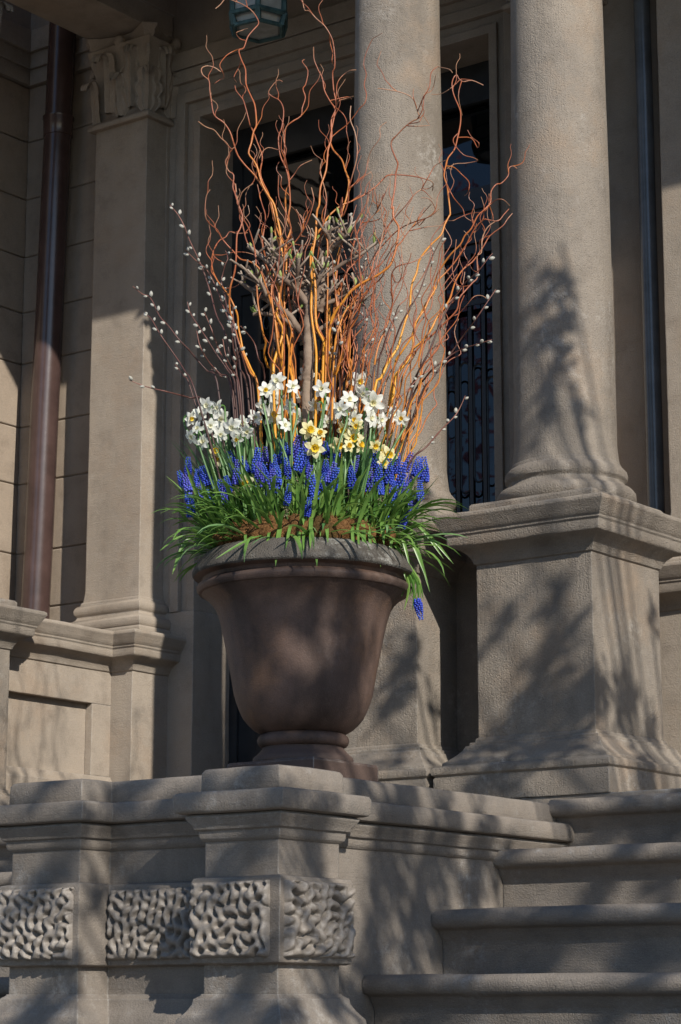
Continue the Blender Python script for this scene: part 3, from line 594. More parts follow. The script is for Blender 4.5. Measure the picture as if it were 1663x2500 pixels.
# white (w) and yellow (y) heads: place in the photo (left-hand cluster first), size
DAF = [(770, 250, 'w', 1.1), (850, 312, 'w', 1.0), (620, 272, 'w', 1.1), (598, 335, 'w', 1.15), (605, 440, 'w', 1.35), (508, 458, 'w', .9), (262, 398, 'w', 1.0), (335, 468, 'w', 1.15), (392, 510, 'w', 1.15), (178, 462, 'w', .9), (186, 556, 'w', .95), (245, 582, 'w', .95), (216, 512, 'w', .8), (318, 408, 'w', .9), (1040, 272, 'w', 1.15), (985, 366, 'w', 1.1), (1110, 384, 'w', 1.3), (1096, 462, 'w', 1.15), (1208, 440, 'w', 1.05), (1256, 462, 'w', .85), (893, 402, 'w', 1.15), (946, 416, 'w', 1.05), (786, 436, 'w', .8), (722, 452, 'w', .9), (560, 318, 'w', .9), (872, 480, 'w', .9), (660, 498, 'w', .8), (330, 545, 'w', .9), (930, 470, 'w', .85), (1020, 470, 'w', .9), (440, 486, 'w', .95), (470, 530, 'w', .85), (548, 400, 'w', .9), (690, 400, 'w', .9), (640, 372, 'w', .9), (742, 352, 'w', .85), (820, 398, 'w', .9), (1062, 336, 'w', .95), (1150, 470, 'w', .9), (420, 572, 'w', .8), (280, 500, 'w', .9), (1004, 420, 'w', .9), (700, 300, 'w', .85), (226, 440, 'w', .85),
       (780, 522, 'y', 1.15), (812, 612, 'y', 1.2), (930, 596, 'y', 1.1), (1012, 560, 'y', 1.2), (966, 520, 'y', 1.0), (1040, 600, 'y', .9), (985, 605, 'y', .8), (1186, 650, 'y', 1.1), (1150, 632, 'y', .95), (1160, 690, 'y', .8), (308, 630, 'y', .9), (322, 668, 'y', 1.15), (465, 786, 'y', 1.0), (1120, 602, 'y', .8), (840, 540, 'y', .8), (1025, 500, 'y', .8)]
def orient(v, roll): # local +Z -> v
    q = Vector(v).normalized().to_track_quat('Z', 'Y'); return (q.to_matrix() @ Matrix.Rotation(roll, 3, 'Z')).to_euler()
CAMDIR = (EYE - Vector((ux, uy, 3.1))).normalized()
for k, (px, py, ty, sz) in enumerate(DAF):
    fx, fy = cx4(px, py); s_ = (fx - 742) / 890
    dep = rnd.uniform(-.17, .0) if py < 500 else rnd.uniform(-.21, -.12)
    if abs(s_) > .2: dep *= .5
    hp = at(fx, fy, dep); base = soilpoint(hp, .75, .19)
    if ty == 'w':
        zone = 'left' if px < 440 else ('right' if px > 980 else 'centre')
        lb = {'left': 'white daffodil leaning out in the bunch over the left rim', 'centre': 'white daffodil standing in front of the bare shrub trunk', 'right': 'white daffodil in the bunch beside the right column'}[zone]
        if k == 4: lb = 'big white daffodil facing out, largest bloom left of the trunk'
        if k == 16: lb = 'bright white star-shaped daffodil with small eye at right of the bunch'
        if k == 0: lb = 'topmost white daffodil directly before the shrub trunk'
    else:
        zone = 'left' if px < 440 else ('low' if py > 750 else ('right' if px > 1090 else 'centre'))
        lb = {'left': 'golden yellow daffodil low at the left of the urn', 'low': 'single small yellow daffodil down among the blue grape hyacinths', 'right': 'pale yellow daffodil just above the right-hand grape hyacinths', 'centre': 'cream daffodil with deep yellow cup in the middle of the bunch'}[zone]
        if (px, py) == (812, 612): lb = 'large pale yellow daffodil nodding low at the centre of the urn'
    t = thing('daffodil', base, lb, 'daffodil', ('white' if ty == 'w' else 'yellow') + ' daffodils, ' + zone + ' of the urn')
    face = (CAMDIR * rnd.uniform(.5, 1) + SUN * rnd.uniform(0, .7) + EX * (rnd.uniform(-1.0, 1.0) + (s_ * 1.8)) + Vector((0, 0, rnd.uniform(-.75, .1)))).normalized()
    if (px, py) in ((605, 440), (1110, 384), (812, 612), (1012, 560)): face = (CAMDIR + Vector((0, 0, -.1)) + EX * .1).normalized()
    roll = rnd.uniform(0, 6.28); e = orient(face, roll); sz *= .97
    for i in range(6):
        o = link('petal', PET[ty][rnd.randrange(4)], t); o.location = hp - base; o.rotation_mode = 'QUATERNION'
        o.rotation_quaternion = (e.to_matrix() @ Matrix.Rotation(R(60 * i + rnd.uniform(-8, 8)), 3, 'Z') @ Matrix.Rotation(R(rnd.uniform(-22, 12)), 3, 'Y')).to_quaternion(); o.scale = [sz * rnd.uniform(.93, 1.08)] * 3
        if i % 2: o.location = o.location - face * .0012
    o = link('corona', COR[ty][k % 2] if not (ty == 'w' and k % 5 == 4) else COR['y'][0], t); o.location = hp - base; o.rotation_euler = e; o.scale = [sz * (.8 if ty == 'w' else 1.05)] * 3
    neck = hp - face * .022; mid = base.lerp(hp, .55) + Vector((rnd.uniform(-.01, .01), rnd.uniform(-.01, .01), .03))
    MB().tube(smoothpts([base, mid, neck + Vector((0, 0, -.035)) * .9 - face * .006, neck + Vector((0, 0, .004)), hp], 4), [.0030] * 9 + [.0028, .0028, .0026, .0026, .0028, .0032, .0030, .0026][:8], 6).obj('stem', 'stem', t)
    for i in range(6):
        o = link('leaf', LEAF_D[rnd.randrange(10)], t); o.rotation_euler = (0, 0, math.atan2(base.y - uy, base.x - ux) + rnd.uniform(-1.3, 1.3)); o.scale = [rnd.uniform(.8, 1.08)] * 3; o.location = EF * rnd.uniform(.05, .14) + EX * rnd.uniform(-.03, .03) - Vector((0, 0, .01))
# grape hyacinths
def spike_mesh(seed, nf, lo, H=.052, W=.0112, vio=False):
    r = random.Random(seed); m_ = MB(); rows = 11; nd = 0
    prof = [(.0010, 0), (.0030, .0014), (.0034, .0034), (.0026, .0054), (.0014, .0064)]
    for j in range(rows):
        t_ = j / (rows - 1); z = H * t_; q = W * (1 - .72 * max(0, t_ - .25) ** 1.25) * (.75 + .25 * min(1, t_ * 4)); cnt = max(3, int(9 * q / W))
        for i in range(cnt):
            if t_ < lo and r.random() < .75: continue
            a = 2 * math.pi * (i + .5 * (j % 2)) / cnt + r.uniform(-.15, .15); sc = (1.12 - .5 * t_) * r.uniform(.9, 1.1) * H / .052
            d = Vector((math.cos(a), math.sin(a), -.75 + 1.5 * t_)).normalized(); c = Vector((q * .62 * math.cos(a), q * .62 * math.sin(a), z)); mm = d.to_track_quat('Z', 'Y').to_matrix(); V = []; F = []
            for rr, zz in prof:
                for kk in range(6): b_ = kk * R(60); V.append(c + mm @ Vector((rr * sc * math.cos(b_), rr * sc * math.sin(b_), zz * sc)))
            for p_ in range(4):
                for kk in range(6): F.append((p_ * 6 + kk, p_ * 6 + (kk + 1) % 6, (p_ + 1) * 6 + (kk + 1) % 6, (p_ + 1) * 6 + kk))
            F.append(tuple(range(24, 30))); m_.add(V, F, [.02 + t_] * 30)
    return m_.mesh('flower_spike', 'muscari_p' if vio else 'muscari', smooth=60)
def husk_mesh(seed):
    r = random.Random(seed); m_ = MB()
    for i in range(34):
        a = r.uniform(0, 6.28); z = -.006 - r.random() * .026; q = .0105 * r.uniform(.6, 1.1); m_.tube([(0, 0, z), (q * .6 * math.cos(a), q * .6 * math.sin(a), z - .001), (q * math.cos(a), q * math.sin(a), z - .004)], [.0004, .0006, .0016], 4)
    return m_.mesh('withered_florets', 'dry')
SPK = [spike_mesh(i, 0, (.0, .0, .12, .2)[i % 4], vio=i in (2, 5)) for i in range(7)]; HSK = [husk_mesh(i) for i in range(2)]
MUS = [(165, 700), (145, 762), (175, 802), (172, 852), (180, 912), (240, 832), (262, 862), (265, 752), (310, 772), (302, 872), (330, 812), (376, 792), (412, 745), (440, 752), (470, 688), (512, 690), (556, 650), (570, 742), (602, 700), (585, 802), (610, 792), (640, 640), (666, 662), (694, 622), (722, 702), (760, 690), (765, 622), (870, 612), (866, 702), (915, 652), (880, 762), (910, 792), (812, 822), (786, 772), (842, 792), (770, 912), (670, 852), (1000, 702), (1006, 782), (1115, 662), (1085, 782), (1130, 752), (1190, 742), (1222, 690), (1268, 702), (1325, 722), (1374, 732), (1290, 782), (1240, 782), (1212, 812), (1260, 842), (1292, 880), (1350, 842), (1272, 890), (1312, 898), (1190, 912), (1172, 945), (1256, 965), (530, 762), (622, 762), (220, 770), (350, 850), (680, 720), (1150, 800), (405, 680), (1230, 860)]
for k, (px, py) in enumerate(MUS):
    fx, fy = cx4(px, py); s_ = (fx - 742) / 890
    front = -math.sqrt(max(.0, .25 ** 2 - min(.24, abs(s_)) ** 2)); u_ = min(1, max(0, (py - 610) / 260)); dep = front * (.45 + .55 * u_) + rnd.uniform(-.01, .03)
    hp = at(fx, fy + 22, dep); base = soilpoint(hp, .92, .228)
    zone = 'left' if px < 350 else ('right' if px > 1060 else 'left middle' if px < 640 else 'middle' if px < 850 else 'right middle')
    lb = {'left': 'blue grape hyacinth in the tight cluster over the left rim', 'left middle': 'blue grape hyacinth in the row below the white daffodils left of the trunk', 'middle': 'blue grape hyacinth straight below the shrub trunk', 'right middle': 'blue grape hyacinth below the cream daffodils right of the trunk', 'right': 'blue grape hyacinth in the thick cluster over the right rim'}[zone]
    if k == 0: lb = 'topmost blue grape hyacinth at the far left of the urn'
    if k == 46: lb = 'rightmost grape hyacinth with dark seedy stalk below its blue tip'
    if k == 35: lb = 'lone low grape hyacinth among the green leaves at the centre'
    t = thing('grape_hyacinth', base, lb, 'flower', 'grape hyacinths, ' + zone + ' of the urn')
    lean = Vector((hp.x - ux, hp.y - uy, 0)) * .7 + Vector((rnd.uniform(-.25, .25), rnd.uniform(-.25, .25), 1)); lean.normalize()
    o = link('flower_spike', SPK[k % 7], t); o.location = hp - base; o.rotation_euler = orient(lean, rnd.uniform(0, 6.28)); q = rnd.uniform(.82, 1.16); o.scale = (q, q, q * rnd.uniform(.8, 1.25))
    if k % 3 == 0 or k in (46, 27): o = link('withered_florets', HSK[k % 2], t); o.location = hp - base; o.rotation_euler = orient(lean, 0)
    MB().tube(smoothpts([base, base.lerp(hp, .5) + Vector((0, 0, .012)), hp, hp + lean * .045], 3), [.0024] * 9 + [.0012], 5).obj('stem', 'stem', t)
    az = math.atan2(base.y - uy, base.x - ux)
    for i in range(5):
        o = link('leaf', (LEAF_M if i < 4 else LEAF_S)[rnd.randrange(10)], t); o.rotation_euler = (0, 0, az + rnd.gauss(0, .75)); o.scale = [rnd.uniform(.75, 1.1)] * 3; o.location = (rnd.uniform(-.02, .02), rnd.uniform(-.02, .02), 0)
# one that hangs below the rim at the right
hp = at(*cx4(1335, 1395), -.06); base = at(*cx4(1290, 1290), -.03)
t = thing('grape_hyacinth', base, 'grape hyacinth hanging upside down below the right rim', 'flower')
o = link('flower_spike', SPK[0], t); o.location = hp - base; o.rotation_euler = orient((.25, 0, -1), 0)
MB().tube([at(*cx4(1250, 1180), -.06), base, hp], .0022, 5).obj('stem', 'stem', t)
for i in range(9):
    q = at(*cx4(1250 + rnd.uniform(-20, 20), 1180), -.08); e = at(*cx4(1255 + i * 14, 1400 + rnd.uniform(-40, 50)), -.06); mid = q.lerp(e, .5) + EX * .02
    MB().tube(smoothpts([q, mid, e], 4), [.003, .0035, .004, .004, .004, .0035, .0025, .0015, .0006], 4).obj('leaf', 'leaf', t)
# trailing foliage nobody could count: thin blades spilling over the rim
mb = MB(); rr = random.Random(3)
for i in range(230):
    a = rr.uniform(0, 6.28); q = rr.uniform(.16, .25)
    side = math.cos(a - HEAD)
    if rr.random() > .35 + .65 * abs(side) ** 2: continue
    sp = rr.random() < .6
    bl = blade(rr.uniform(.13, .25), rr.uniform(.0075, .012), R(rr.uniform(0, 45) if sp else rr.uniform(40, 80)), R(rr.uniform(50, 130)), 500 + i)
    mx = Matrix.Translation((ux + q * math.cos(a), uy + q * math.sin(a), 2.815)) @ Matrix.Rotation(a + rr.gauss(0, .5), 4, 'Z'); mb.add([mx @ Vector(v) for v in bl.v], bl.f, bl.a)
def ribbon(pts, w_):
    sp = smoothpts(pts, 4); n_ = len(sp); V = []; A = []
    for i, p in enumerate(sp):
        u_ = i / (n_ - 1); q = w_ * .5 * (.75 + .25 * min(1, u_ * 3)) * (1 if u_ < .78 else max(.05, 1 - ((u_ - .78) / .22) ** 1.5))
        V += [p - EX * q - EF * q * .3, p, p + EX * q - EF * q * .3]; A += [u_] * 3
    return V, [(i * 3 + k, i * 3 + k + 1, i * 3 + k + 4, i * 3 + k + 3) for i in range(n_ - 1) for k in range(2)], A
for x0, y0, x1, y1, w_ in ((640, 1000, 612, 1218, .0125), (700, 1000, 664, 1130, .009), (795, 955, 790, 1130, .011), (812, 1030, 824, 1220, .0125), (757, 1030, 755, 1140, .009), (868, 1000, 880, 1098, .010), (1002, 1000, 1010, 1175, .009), (1026, 1000, 1040, 1150, .007), (1056, 985, 1070, 1208, .011), (1082, 1000, 1106, 1212, .008), (1100, 1060, 1150, 1222, .007), (1208, 1040, 1196, 1170, .012), (1150, 990, 1166, 1108, .012), (1225, 1110, 1276, 1285, .010), (620, 1050, 306, 1180, .013), (460, 1060, 458, 1120, .008), (590, 1020, 565, 1160, .008), (250, 960, 220, 1060, .011), (1240, 1040, 1300, 1230, .009), (1275, 1050, 1390, 1300, .010), (1290, 1020, 1400, 1350, .009), (1300, 1000, 1520, 1205, .012), (1290, 980, 1470, 1180, .010), (170, 1080, 85, 1260, .012), (200, 1060, 20, 1140, .011), (160, 980, 80, 950, .010)):
    s0 = (cx4(x0, y0)[0] - 742) / 890; fr = -math.sqrt(max(0, .27 ** 2 - min(.265, abs(s0)) ** 2)); b_ = at(*cx4(x0, y0), fr * .8); e_ = at(*cx4(x1, y1), fr * 1.0 - .045 * (1 - abs(s0) * 3)); rt_ = soilpoint(b_, .85, .225)
    mb.add(*ribbon([rt_, rt_.lerp(b_, .6) + Vector((0, 0, .012)), b_, b_.lerp(e_, .45) + Vector((0, 0, .014)) - EF * .006, e_], w_))
o = mb.obj('trailing_leaves', 'leaf', smooth=60); tag(o, 'thin green bulb leaves spilling all round the urn rim', 'leaves', kind='stuff')

# ------------------------------------------------------------------ curly willow, traced from tip to foot
CR_ = {'a': (400, 0), 'b': (800, 50), 'c': (300, 450), 'd': (800, 450)}
def tr(s):
    out = []
    for seg in s.split('|'):
        k = seg[0]; ox, oy = CR_[k]; n_ = [float(v) for v in seg[1:].split()]; out += [(ox + n_[i] * .31888, oy + n_[i + 1] * .31888) for i in range(0, len(n_), 2)]
    return out
# (path, radius at foot in mm, side twigs)
WIL = [
 ('a392 75 430 25 480 0 540 0 600 35 660 70 710 130 728 180 680 230 640 285 610 360 577 390 595 460 625 530 635 640 665 730 690 800 700 880 708 960 690 1010 660 1100 655 1170 690 1230 715 1300 750 1390 790 1480 840 1568|c1190 270 1205 360 1215 450 1225 600 1200 760 1195 900 1180 1000 1215 1100 1210 1180 1170 1330 1150 1480', 6.5,
  ['a640 285 600 280 565 320 560 350 577 390', 'a395 685 430 660 470 640 460 600 435 545 470 490 530 470 595 465', 'a560 690 545 650 590 605 630 570', ]),
 ('a440 550 390 515 330 500 295 530 300 570 340 620 345 690 365 760 380 860 400 900 460 945 500 1010 530 1100 560 1190 620 1270 680 1330 740 1390 800 1500 830 1568|c1165 300 1180 380 1195 470 1190 600 1180 760 1210 900 1225 1050 1230 1180 1215 1400', 5.5, []),
 ('a545 650 550 700 600 760 635 820 645 910 655 960 690 1010 720 1090 745 1200 740 1300 750 1380 790 1470|c1120 120 1180 330 1240 470 1250 620 1235 800 1245 960 1250 1100 1280 1290 1290 1450', 4.5, []),
 ('a265 935 310 950 345 980 390 1000 430 1060 480 1090 500 1140 500 1190 480 1240 490 1300 530 1350 540 1430 545 1490 575 1568|c915 250 895 330 870 390 860 480 862 600 850 700 825 780 820 870 825 960 850 1050 890 1180 930 1330 990 1450 1040 1568', 4.5, ['a550 1115 520 1110 500 1130']),
 ('a915 620 870 620 800 690 830 740 890 770 915 840 905 970 880 1050 890 1190 930 1280 960 1380 965 1560|c1270 250 1290 360 1270 450 1230 600 1210 750 1200 900 1215 1080 1225 1180 1210 1450', 5, ['a1140 1240 1050 1290 1000 1340 965 1400']),
 ('a1075 455 1065 475 1115 540 1090 640 1070 690 1085 750 1060 830 1040 890 970 935 935 1000 930 1190 935 1280 965 1390 930 1470 925 1568|c1235 100 1255 250 1285 340 1260 440 1240 560 1220 650 1205 800 1185 950 1170 1100 1190 1300 1150 1480', 4.5, ['a985 1320 960 1250 930 1190 880 1188 810 1185 760 1210 735 1260']),
 ('a1060 0 1075 70 1120 90 1170 135 1240 200 1280 280 1300 340 1310 430 1310 520 1290 560 1295 680 1310 780 1310 850 1280 930 1280 1050 1255 1150 1240 1300 1200 1430 1185 1568|c1490 200 1480 300 1465 400 1450 560 1460 700 1470 850 1465 960 1490 1100 1530 1200 1540 1300 1530 1480', 6.5,
  ['a1470 545 1430 545 1410 570 1360 600 1330 660 1315 750 1310 830', 'a1445 765 1390 780 1340 810 1310 850', 'a1255 280 1275 340 1285 420 1300 480 1310 520', 'b415 140 380 155 340 190 290 290 275 370 300 450 280 520 295 600 290 660 240 700 200 760 140 830 80 890 20 925']),
 ('a1145 360 1150 400 1155 470 1180 540 1210 600 1230 690 1270 770 1310 840 1300 930 1275 1060 1300 1140 1360 1220 1400 1310 1420 1400 1400 1520|d100 260 90 340 100 450 70 620 50 760 20 850 15 1000 20 1180 30 1300 10 1450', 7.5, ['a1390 670 1410 720 1440 750', 'a1370 800 1400 860 1410 930 1400 1000 1415 1100 1405 1200 1395 1280']),
 ('a1215 1215 1205 1290 1215 1390 1240 1480 1248 1568|c1530 300 1510 450 1490 600 1480 760 1465 900 1440 1100 1450 1300 1430 1480', 4, []),
 ('b1435 800 1430 830 1440 900' if 0 else 'b180 660 180 760 210 850 235 960 230 1070 200 1180 170 1290 150 1400 110 1500|d110 100 90 240 110 420 75 600 60 780 75 950 100 1150 110 1300 60 1440 40 1568', 5.5, ['b455 735 410 775 405 850 350 930 320 1020 300 1120 260 1190 200 1260 170 1310', 'b340 1120 280 1160 230 1220 180 1300']),
 ('b380 520 440 525 580 545 650 610 690 690 695 750 640 775 580 820 530 870 490 920 485 980 520 1050 540 1110 535 1170 515 1210 510 1300 495 1440|d500 170 505 250 540 320 545 380 530 480 520 550 480 620 420 670 350 715 270 755 180 820 120 900 70 970 20 1060 0 1200 10 1350', 8,
  ['b950 425 920 395 870 375 830 390 790 420 775 530 730 600 690 690', 'b780 795 720 730 710 780 640 790', 'b835 440 800 540 735 590 725 700 705 780', 'b650 540 650 610 660 680', 'b780 795 690 800 590 815']),
 ('b1185 490 1110 465 1040 470 1000 450 985 410 965 440 950 490 970 570 1000 660 1020 720 1020 800 990 900 970 990 930 1050 895 1110 890 1190 920 1270 930 1350 930 1470|d925 240 900 310 860 390 800 450 740 520 700 590 680 680 645 760 640 850 630 940 600 1040 560 1150 530 1250 480 1350 420 1480 370 1568', 6,
  ['b1100 440 1030 430 990 445 920 500 860 520 800 530', 'b1020 470 1010 570 1030 710', 'b1060 895 1090 940 1145 990 1140 1020 1060 975 940 995', 'b1055 995 1000 1005 990 1040 1030 1090 1110 1110 1135 1140 1050 1150 960 1160 905 1200', 'b1035 1410 1060 1400 1075 1360 1070 1310 1020 1260 970 1260 920 1290', 'b950 1210 920 1195 905 1210', 'd1030 100 1005 190 1020 260 1050 320 1090 350']),
 ('b1445 1135 1420 1115 1390 1140 1380 1190 1340 1240 1290 1260 1260 1310 1240 1390 1200 1450 1150 1490|d1100 340 1050 400 1010 460 950 530 900 600 850 680 825 760 815 830 760 910 710 1000 670 1080 660 1160 660 1240 610 1350 550 1430 510 1568', 6,
  ['b1390 1410 1350 1365 1300 1370 1250 1400 1200 1450', 'b1240 1310 1240 1390', 'b1275 1530 1265 1480 1240 1420', 'd920 275 960 275 1010 250 1100 220 1200 210 1240 150']),
 ('d1385 185 1340 235 1300 280 1230 270 1200 280 1140 320 1110 380 1060 450 1020 540 970 610 910 680 850 740 830 790 790 870 740 960 690 1050 640 1160 560 1290 500 1420', 4.5, ['d1150 415 1090 435 1050 470', 'd1195 255 1150 340 1110 380']),
 ('d1415 225 1370 260 1340 320 1250 390 1200 470 1150 530 1110 590 1050 650 990 720 960 790 940 870 880 950 830 1020 790 1110 730 1190 640 1280 600 1370 540 1440 500 1568', 6, ['d1180 345 1160 420 1165 520', 'd1235 600 1180 665 1110 650 1080 590']),
 ('d1320 270 1270 300 1220 350 1180 420 1170 520 1140 560 1150 700 1110 760 1060 820 1010 880 990 960 920 1040 850 1110 790 1170 700 1250 650 1330 590 1450 560 1568', 5, ['d1225 920 1180 890 1120 900 1060 950 980 985 920 980', 'd890 650 930 720 1000 800 1080 800']),
 ('b800 1300 805 1245 740 1220 650 1190 560 1185 470 1190 430 1220 390 1270 330 1310 270 1340 180 1380 100 1430 0 1500|c1540 330 1480 400 1440 560 1450 760 1440 980 1470 1250 1480 1450', 6.5, []),
 ('d720 30 670 80 600 160 520 250 450 330 400 420 300 510 220 590 130 680 90 800 60 960 40 1150 20 1400', 3.5, ['d800 120 740 70 690 60', 'b890 1100 820 1150 770 1200 700 1290']),
 ('d400 80 370 190 300 290 260 400 250 480 190 560 150 650 110 760 60 870 40 1100 10 1400', 3.5, ['d350 20 360 120 370 190', 'd470 20 420 120 390 170']),
 ('d470 200 430 330 400 480 370 600 350 720 300 830 250 900 230 1000 160 1130 150 1230 160 1350 175 1520', 5.5, ['d660 130 600 300 520 420 440 520 390 580', 'd560 100 480 250 420 400']),
 ('d800 500 700 570 640 605 540 620 500 680 490 780 495 900 480 1000 440 1110 400 1220 370 1340 350 1500', 4.5, ['d560 440 580 600 560 720 480 730 410 700']),
 ('c670 45 640 90 635 240 670 310 720 350 750 410 800 460 850 510 900 570 960 590 1030 630 1080 760 1140 950 1200 1180 1240 1420', 4, []),
 ('c960 370 865 370 820 365 780 400 740 430 700 490 680 560 685 650 720 740 790 830 850 930 875 1000 880 1080 900 1180 930 1280 980 1420 1040 1568', 5.5, ['c660 575 750 565 850 545 930 540 1000 560', 'c935 820 880 860 845 910', 'c780 620 730 600 690 580']),
 ('c1035 0 1060 150 1090 230 1080 330 1075 450 1085 560 1110 700 1150 850 1180 1000 1170 1180 1140 1400', 4.5, ['c1015 235 1050 290 1110 310 1170 315', 'c1060 450 1065 370 1110 360 1150 370']),
 ('a1125 1435 1145 1510|c1470 130 1440 220 1400 330 1330 430 1240 520 1190 560 1150 700 1140 860 1170 1060 1200 1280 1230 1450', 5, ['c1380 320 1340 260 1300 200', 'c1480 390 1400 385 1330 360 1290 290']),
 ('c1000 0 920 70 885 180 910 250 960 340 990 450 1020 560 1030 700 1030 900 1060 1050 1080 1150 1100 1220 1080 1290 1110 1400 1140 1480', 5.5, ['c1130 1100 1120 1170 1100 1220']),
 ('c860 0 880 80 890 180 930 380 970 470 1060 560 1130 700 1170 840 1200 1020', 3.5, []),
 ('c1240 100 1260 300 1300 420 1290 560 1270 800 1290 1000 1290 1140 1300 1200 1290 1300 1280 1400 1300 1568', 9, []),
 ('d210 900 200 980 150 1180 150 1280 170 1400 175 1520', 6.5, []),
 ('d240 1000 130 1160 110 1300 60 1440 20 1560', 6, []),
 ('c1480 800 1460 960 1500 1120 1550 1230 1530 1400 1500 1540', 9, []),
 ('d640 330 560 440 480 560 420 700 330 780 240 880 150 960 80 1100 50 1300', 4.5, ['d880 290 760 300 640 330', 'd840 380 810 290 830 200 780 100 720 90', 'd690 310 730 200 800 140']),
 ('d860 190 780 240 660 290 560 340 450 430 360 560 330 680 250 820 170 960 120 1120', 4, ['d700 240 680 300 690 250 750 170']),
 ('d580 830 560 620 530 680' if 0 else 'd360 20 330 140 290 240 240 330 200 450 180 560 140 680 100 800 80 960', 3.5, ['d430 200 390 280 300 380']),
 ('c1300 880 1340 930 1400 1000 1390 1080 1320 1200 1290 1330 1310 1500', 4.5, []),
 ('c1190 300 1230 430 1350 460 1470 455 1568 440', 3.2, []),
]
def branch_pts(path, d0, d1, seed, foot=None):
    P = tr(path); n_ = len(P); out = []
    for i, (x, y) in enumerate(P):
        u_ = i / max(1, n_ - 1); d = d1 + (d0 - d1) * u_ + .025 * math.sin(seed * 1.7 + u_ * 9)
        out.append(at(x, y, d) + noise.noise_vector(Vector((seed * 3.1, i * .9, 0))) * .006)
    if foot is not None: out += foot(out[-1])
    return out
def footer(p):
    b = soilpoint(p, .80, .19); b.z = 2.79; return [p.lerp(b, .55) + Vector((0, 0, .02)), b]
def wzone(P):
    x = sum(p[0] for p in P) / len(P)
    return ('orange curly willow branch in the left part of the bunch' if x < 690 else 'orange curly willow branch close round the bare shrub trunk' if x < 810 else 'orange curly willow branch in the sheaf before the middle column' if x < 980 else 'orange curly willow branch in the sheaf leaning right towards the grille')
WLB = {0: 'tallest curly willow branch looping in front of the lantern', 1: 'curly willow branch with hooked pale tip at the upper left', 3: 'curly orange branch wandering out to the left at lintel height', 4: 'curly branch with hooked tip below and right of the lantern', 6: 'tall orange willow branch running off the top beside the column', 7: 'orange branch forking beside the left edge of the column', 10: 'thick golden S-bent branch standing out against the middle column', 11: 'reddish branch with knotted tip in the gap between the columns', 12: 'willow branch reaching out right across the large column', 14: 'thin branch ending closest to the large column above the grille', 16: 'long red branch sweeping right across the middle column', 17: 'dark thin branch rising diagonally over the middle column', 20: 'pale orange branch bent at right angles on the middle column', 21: 'thin pale twig ending alone left of the branches', 22: 'branch making a wide bend at the left of the bunch'}
for k, (path, r0, sides) in enumerate(WIL):
    d0 = rnd.uniform(-.08, .08); d1 = rnd.uniform(-.16, .2)
    pts = branch_pts(path, d0, d1, k, footer); base = pts[-1].copy(); sp = smoothpts(pts, 3)[::-1]; n_ = len(sp)
    t = thing('willow_branch', base, WLB.get(k) or wzone(tr(path)), 'branch', 'curly willow branches')
    rad = [((r0 * .47 * (1 - (i / (n_ - 1)) ** .7) + 1.45) * .00095) * (1 + .13 * noise.noise(Vector((i * .35, k, 0))) + (.22 if i % 9 == 4 else 0)) for i in range(n_)]
    a0 = .0 if r0 > 5 else .25
    MB().tube(sp, rad, 7, a0, 1.0).obj('main_stem', 'willow', t, smooth=70)
    for j, s in enumerate(sides):
        q = branch_pts(s, d1, d1 + rnd.uniform(-.05, .05), k + j * .3)
        if len(q) < 2: continue
        # meet the stem where the twig comes closest to it
        ends = [min(((e - s2).length, i) for i, s2 in enumerate(sp)) for e in (q[0], q[-1])]; en = 0 if ends[0][0] < ends[1][0] else -1
        dlt = sp[ends[0 if en == 0 else 1][1]] - q[en]
        if dlt.length < .3:
            m_ = len(q); dd = dlt - EF * dlt.dot(EF); q = [p + EF * dlt.dot(EF) + dd * (max(0, 1 - 3 * (i if en == 0 else m_ - 1 - i) / m_)) for i, p in enumerate(q)]
        q = smoothpts(q, 3); 
        if en == -1: q = q[::-1]
        m_ = len(q); MB().tube(q, [(1.7 - .7 * i / (m_ - 1)) * .00095 for i in range(m_)], 6, .62, 1.0).obj('side_twig', 'willow', t, smooth=70)
    for j in range(3):
        i = rnd.randrange(int(n_ * .45), n_ - 2); p = sp[i].copy(); dr = (sp[i + 1] - sp[i - 1]).normalized(); ph = rnd.uniform(0, 6.28); sd_ = (EX * rnd.choice((-1, 1)) + EF * rnd.uniform(-.6, .6)); q = [p.copy()]; L_ = rnd.uniform(.008, .018)
        for m_ in range(9):
            dr = (dr * .85 + sd_ * .45 * math.cos(ph + m_ * 1.15) + Vector((0, 0, .30)) + Vector((rnd.uniform(-.25, .25),) * 3)).normalized(); p = p + dr * L_; q.append(p.copy())
        q = smoothpts(q, 2); m_ = len(q); MB().tube(q, [(1.35 - .65 * a / (m_ - 1)) * .00095 for a in range(m_)], 5, .6, 1.0).obj('side_twig', 'willow', t, smooth=70)
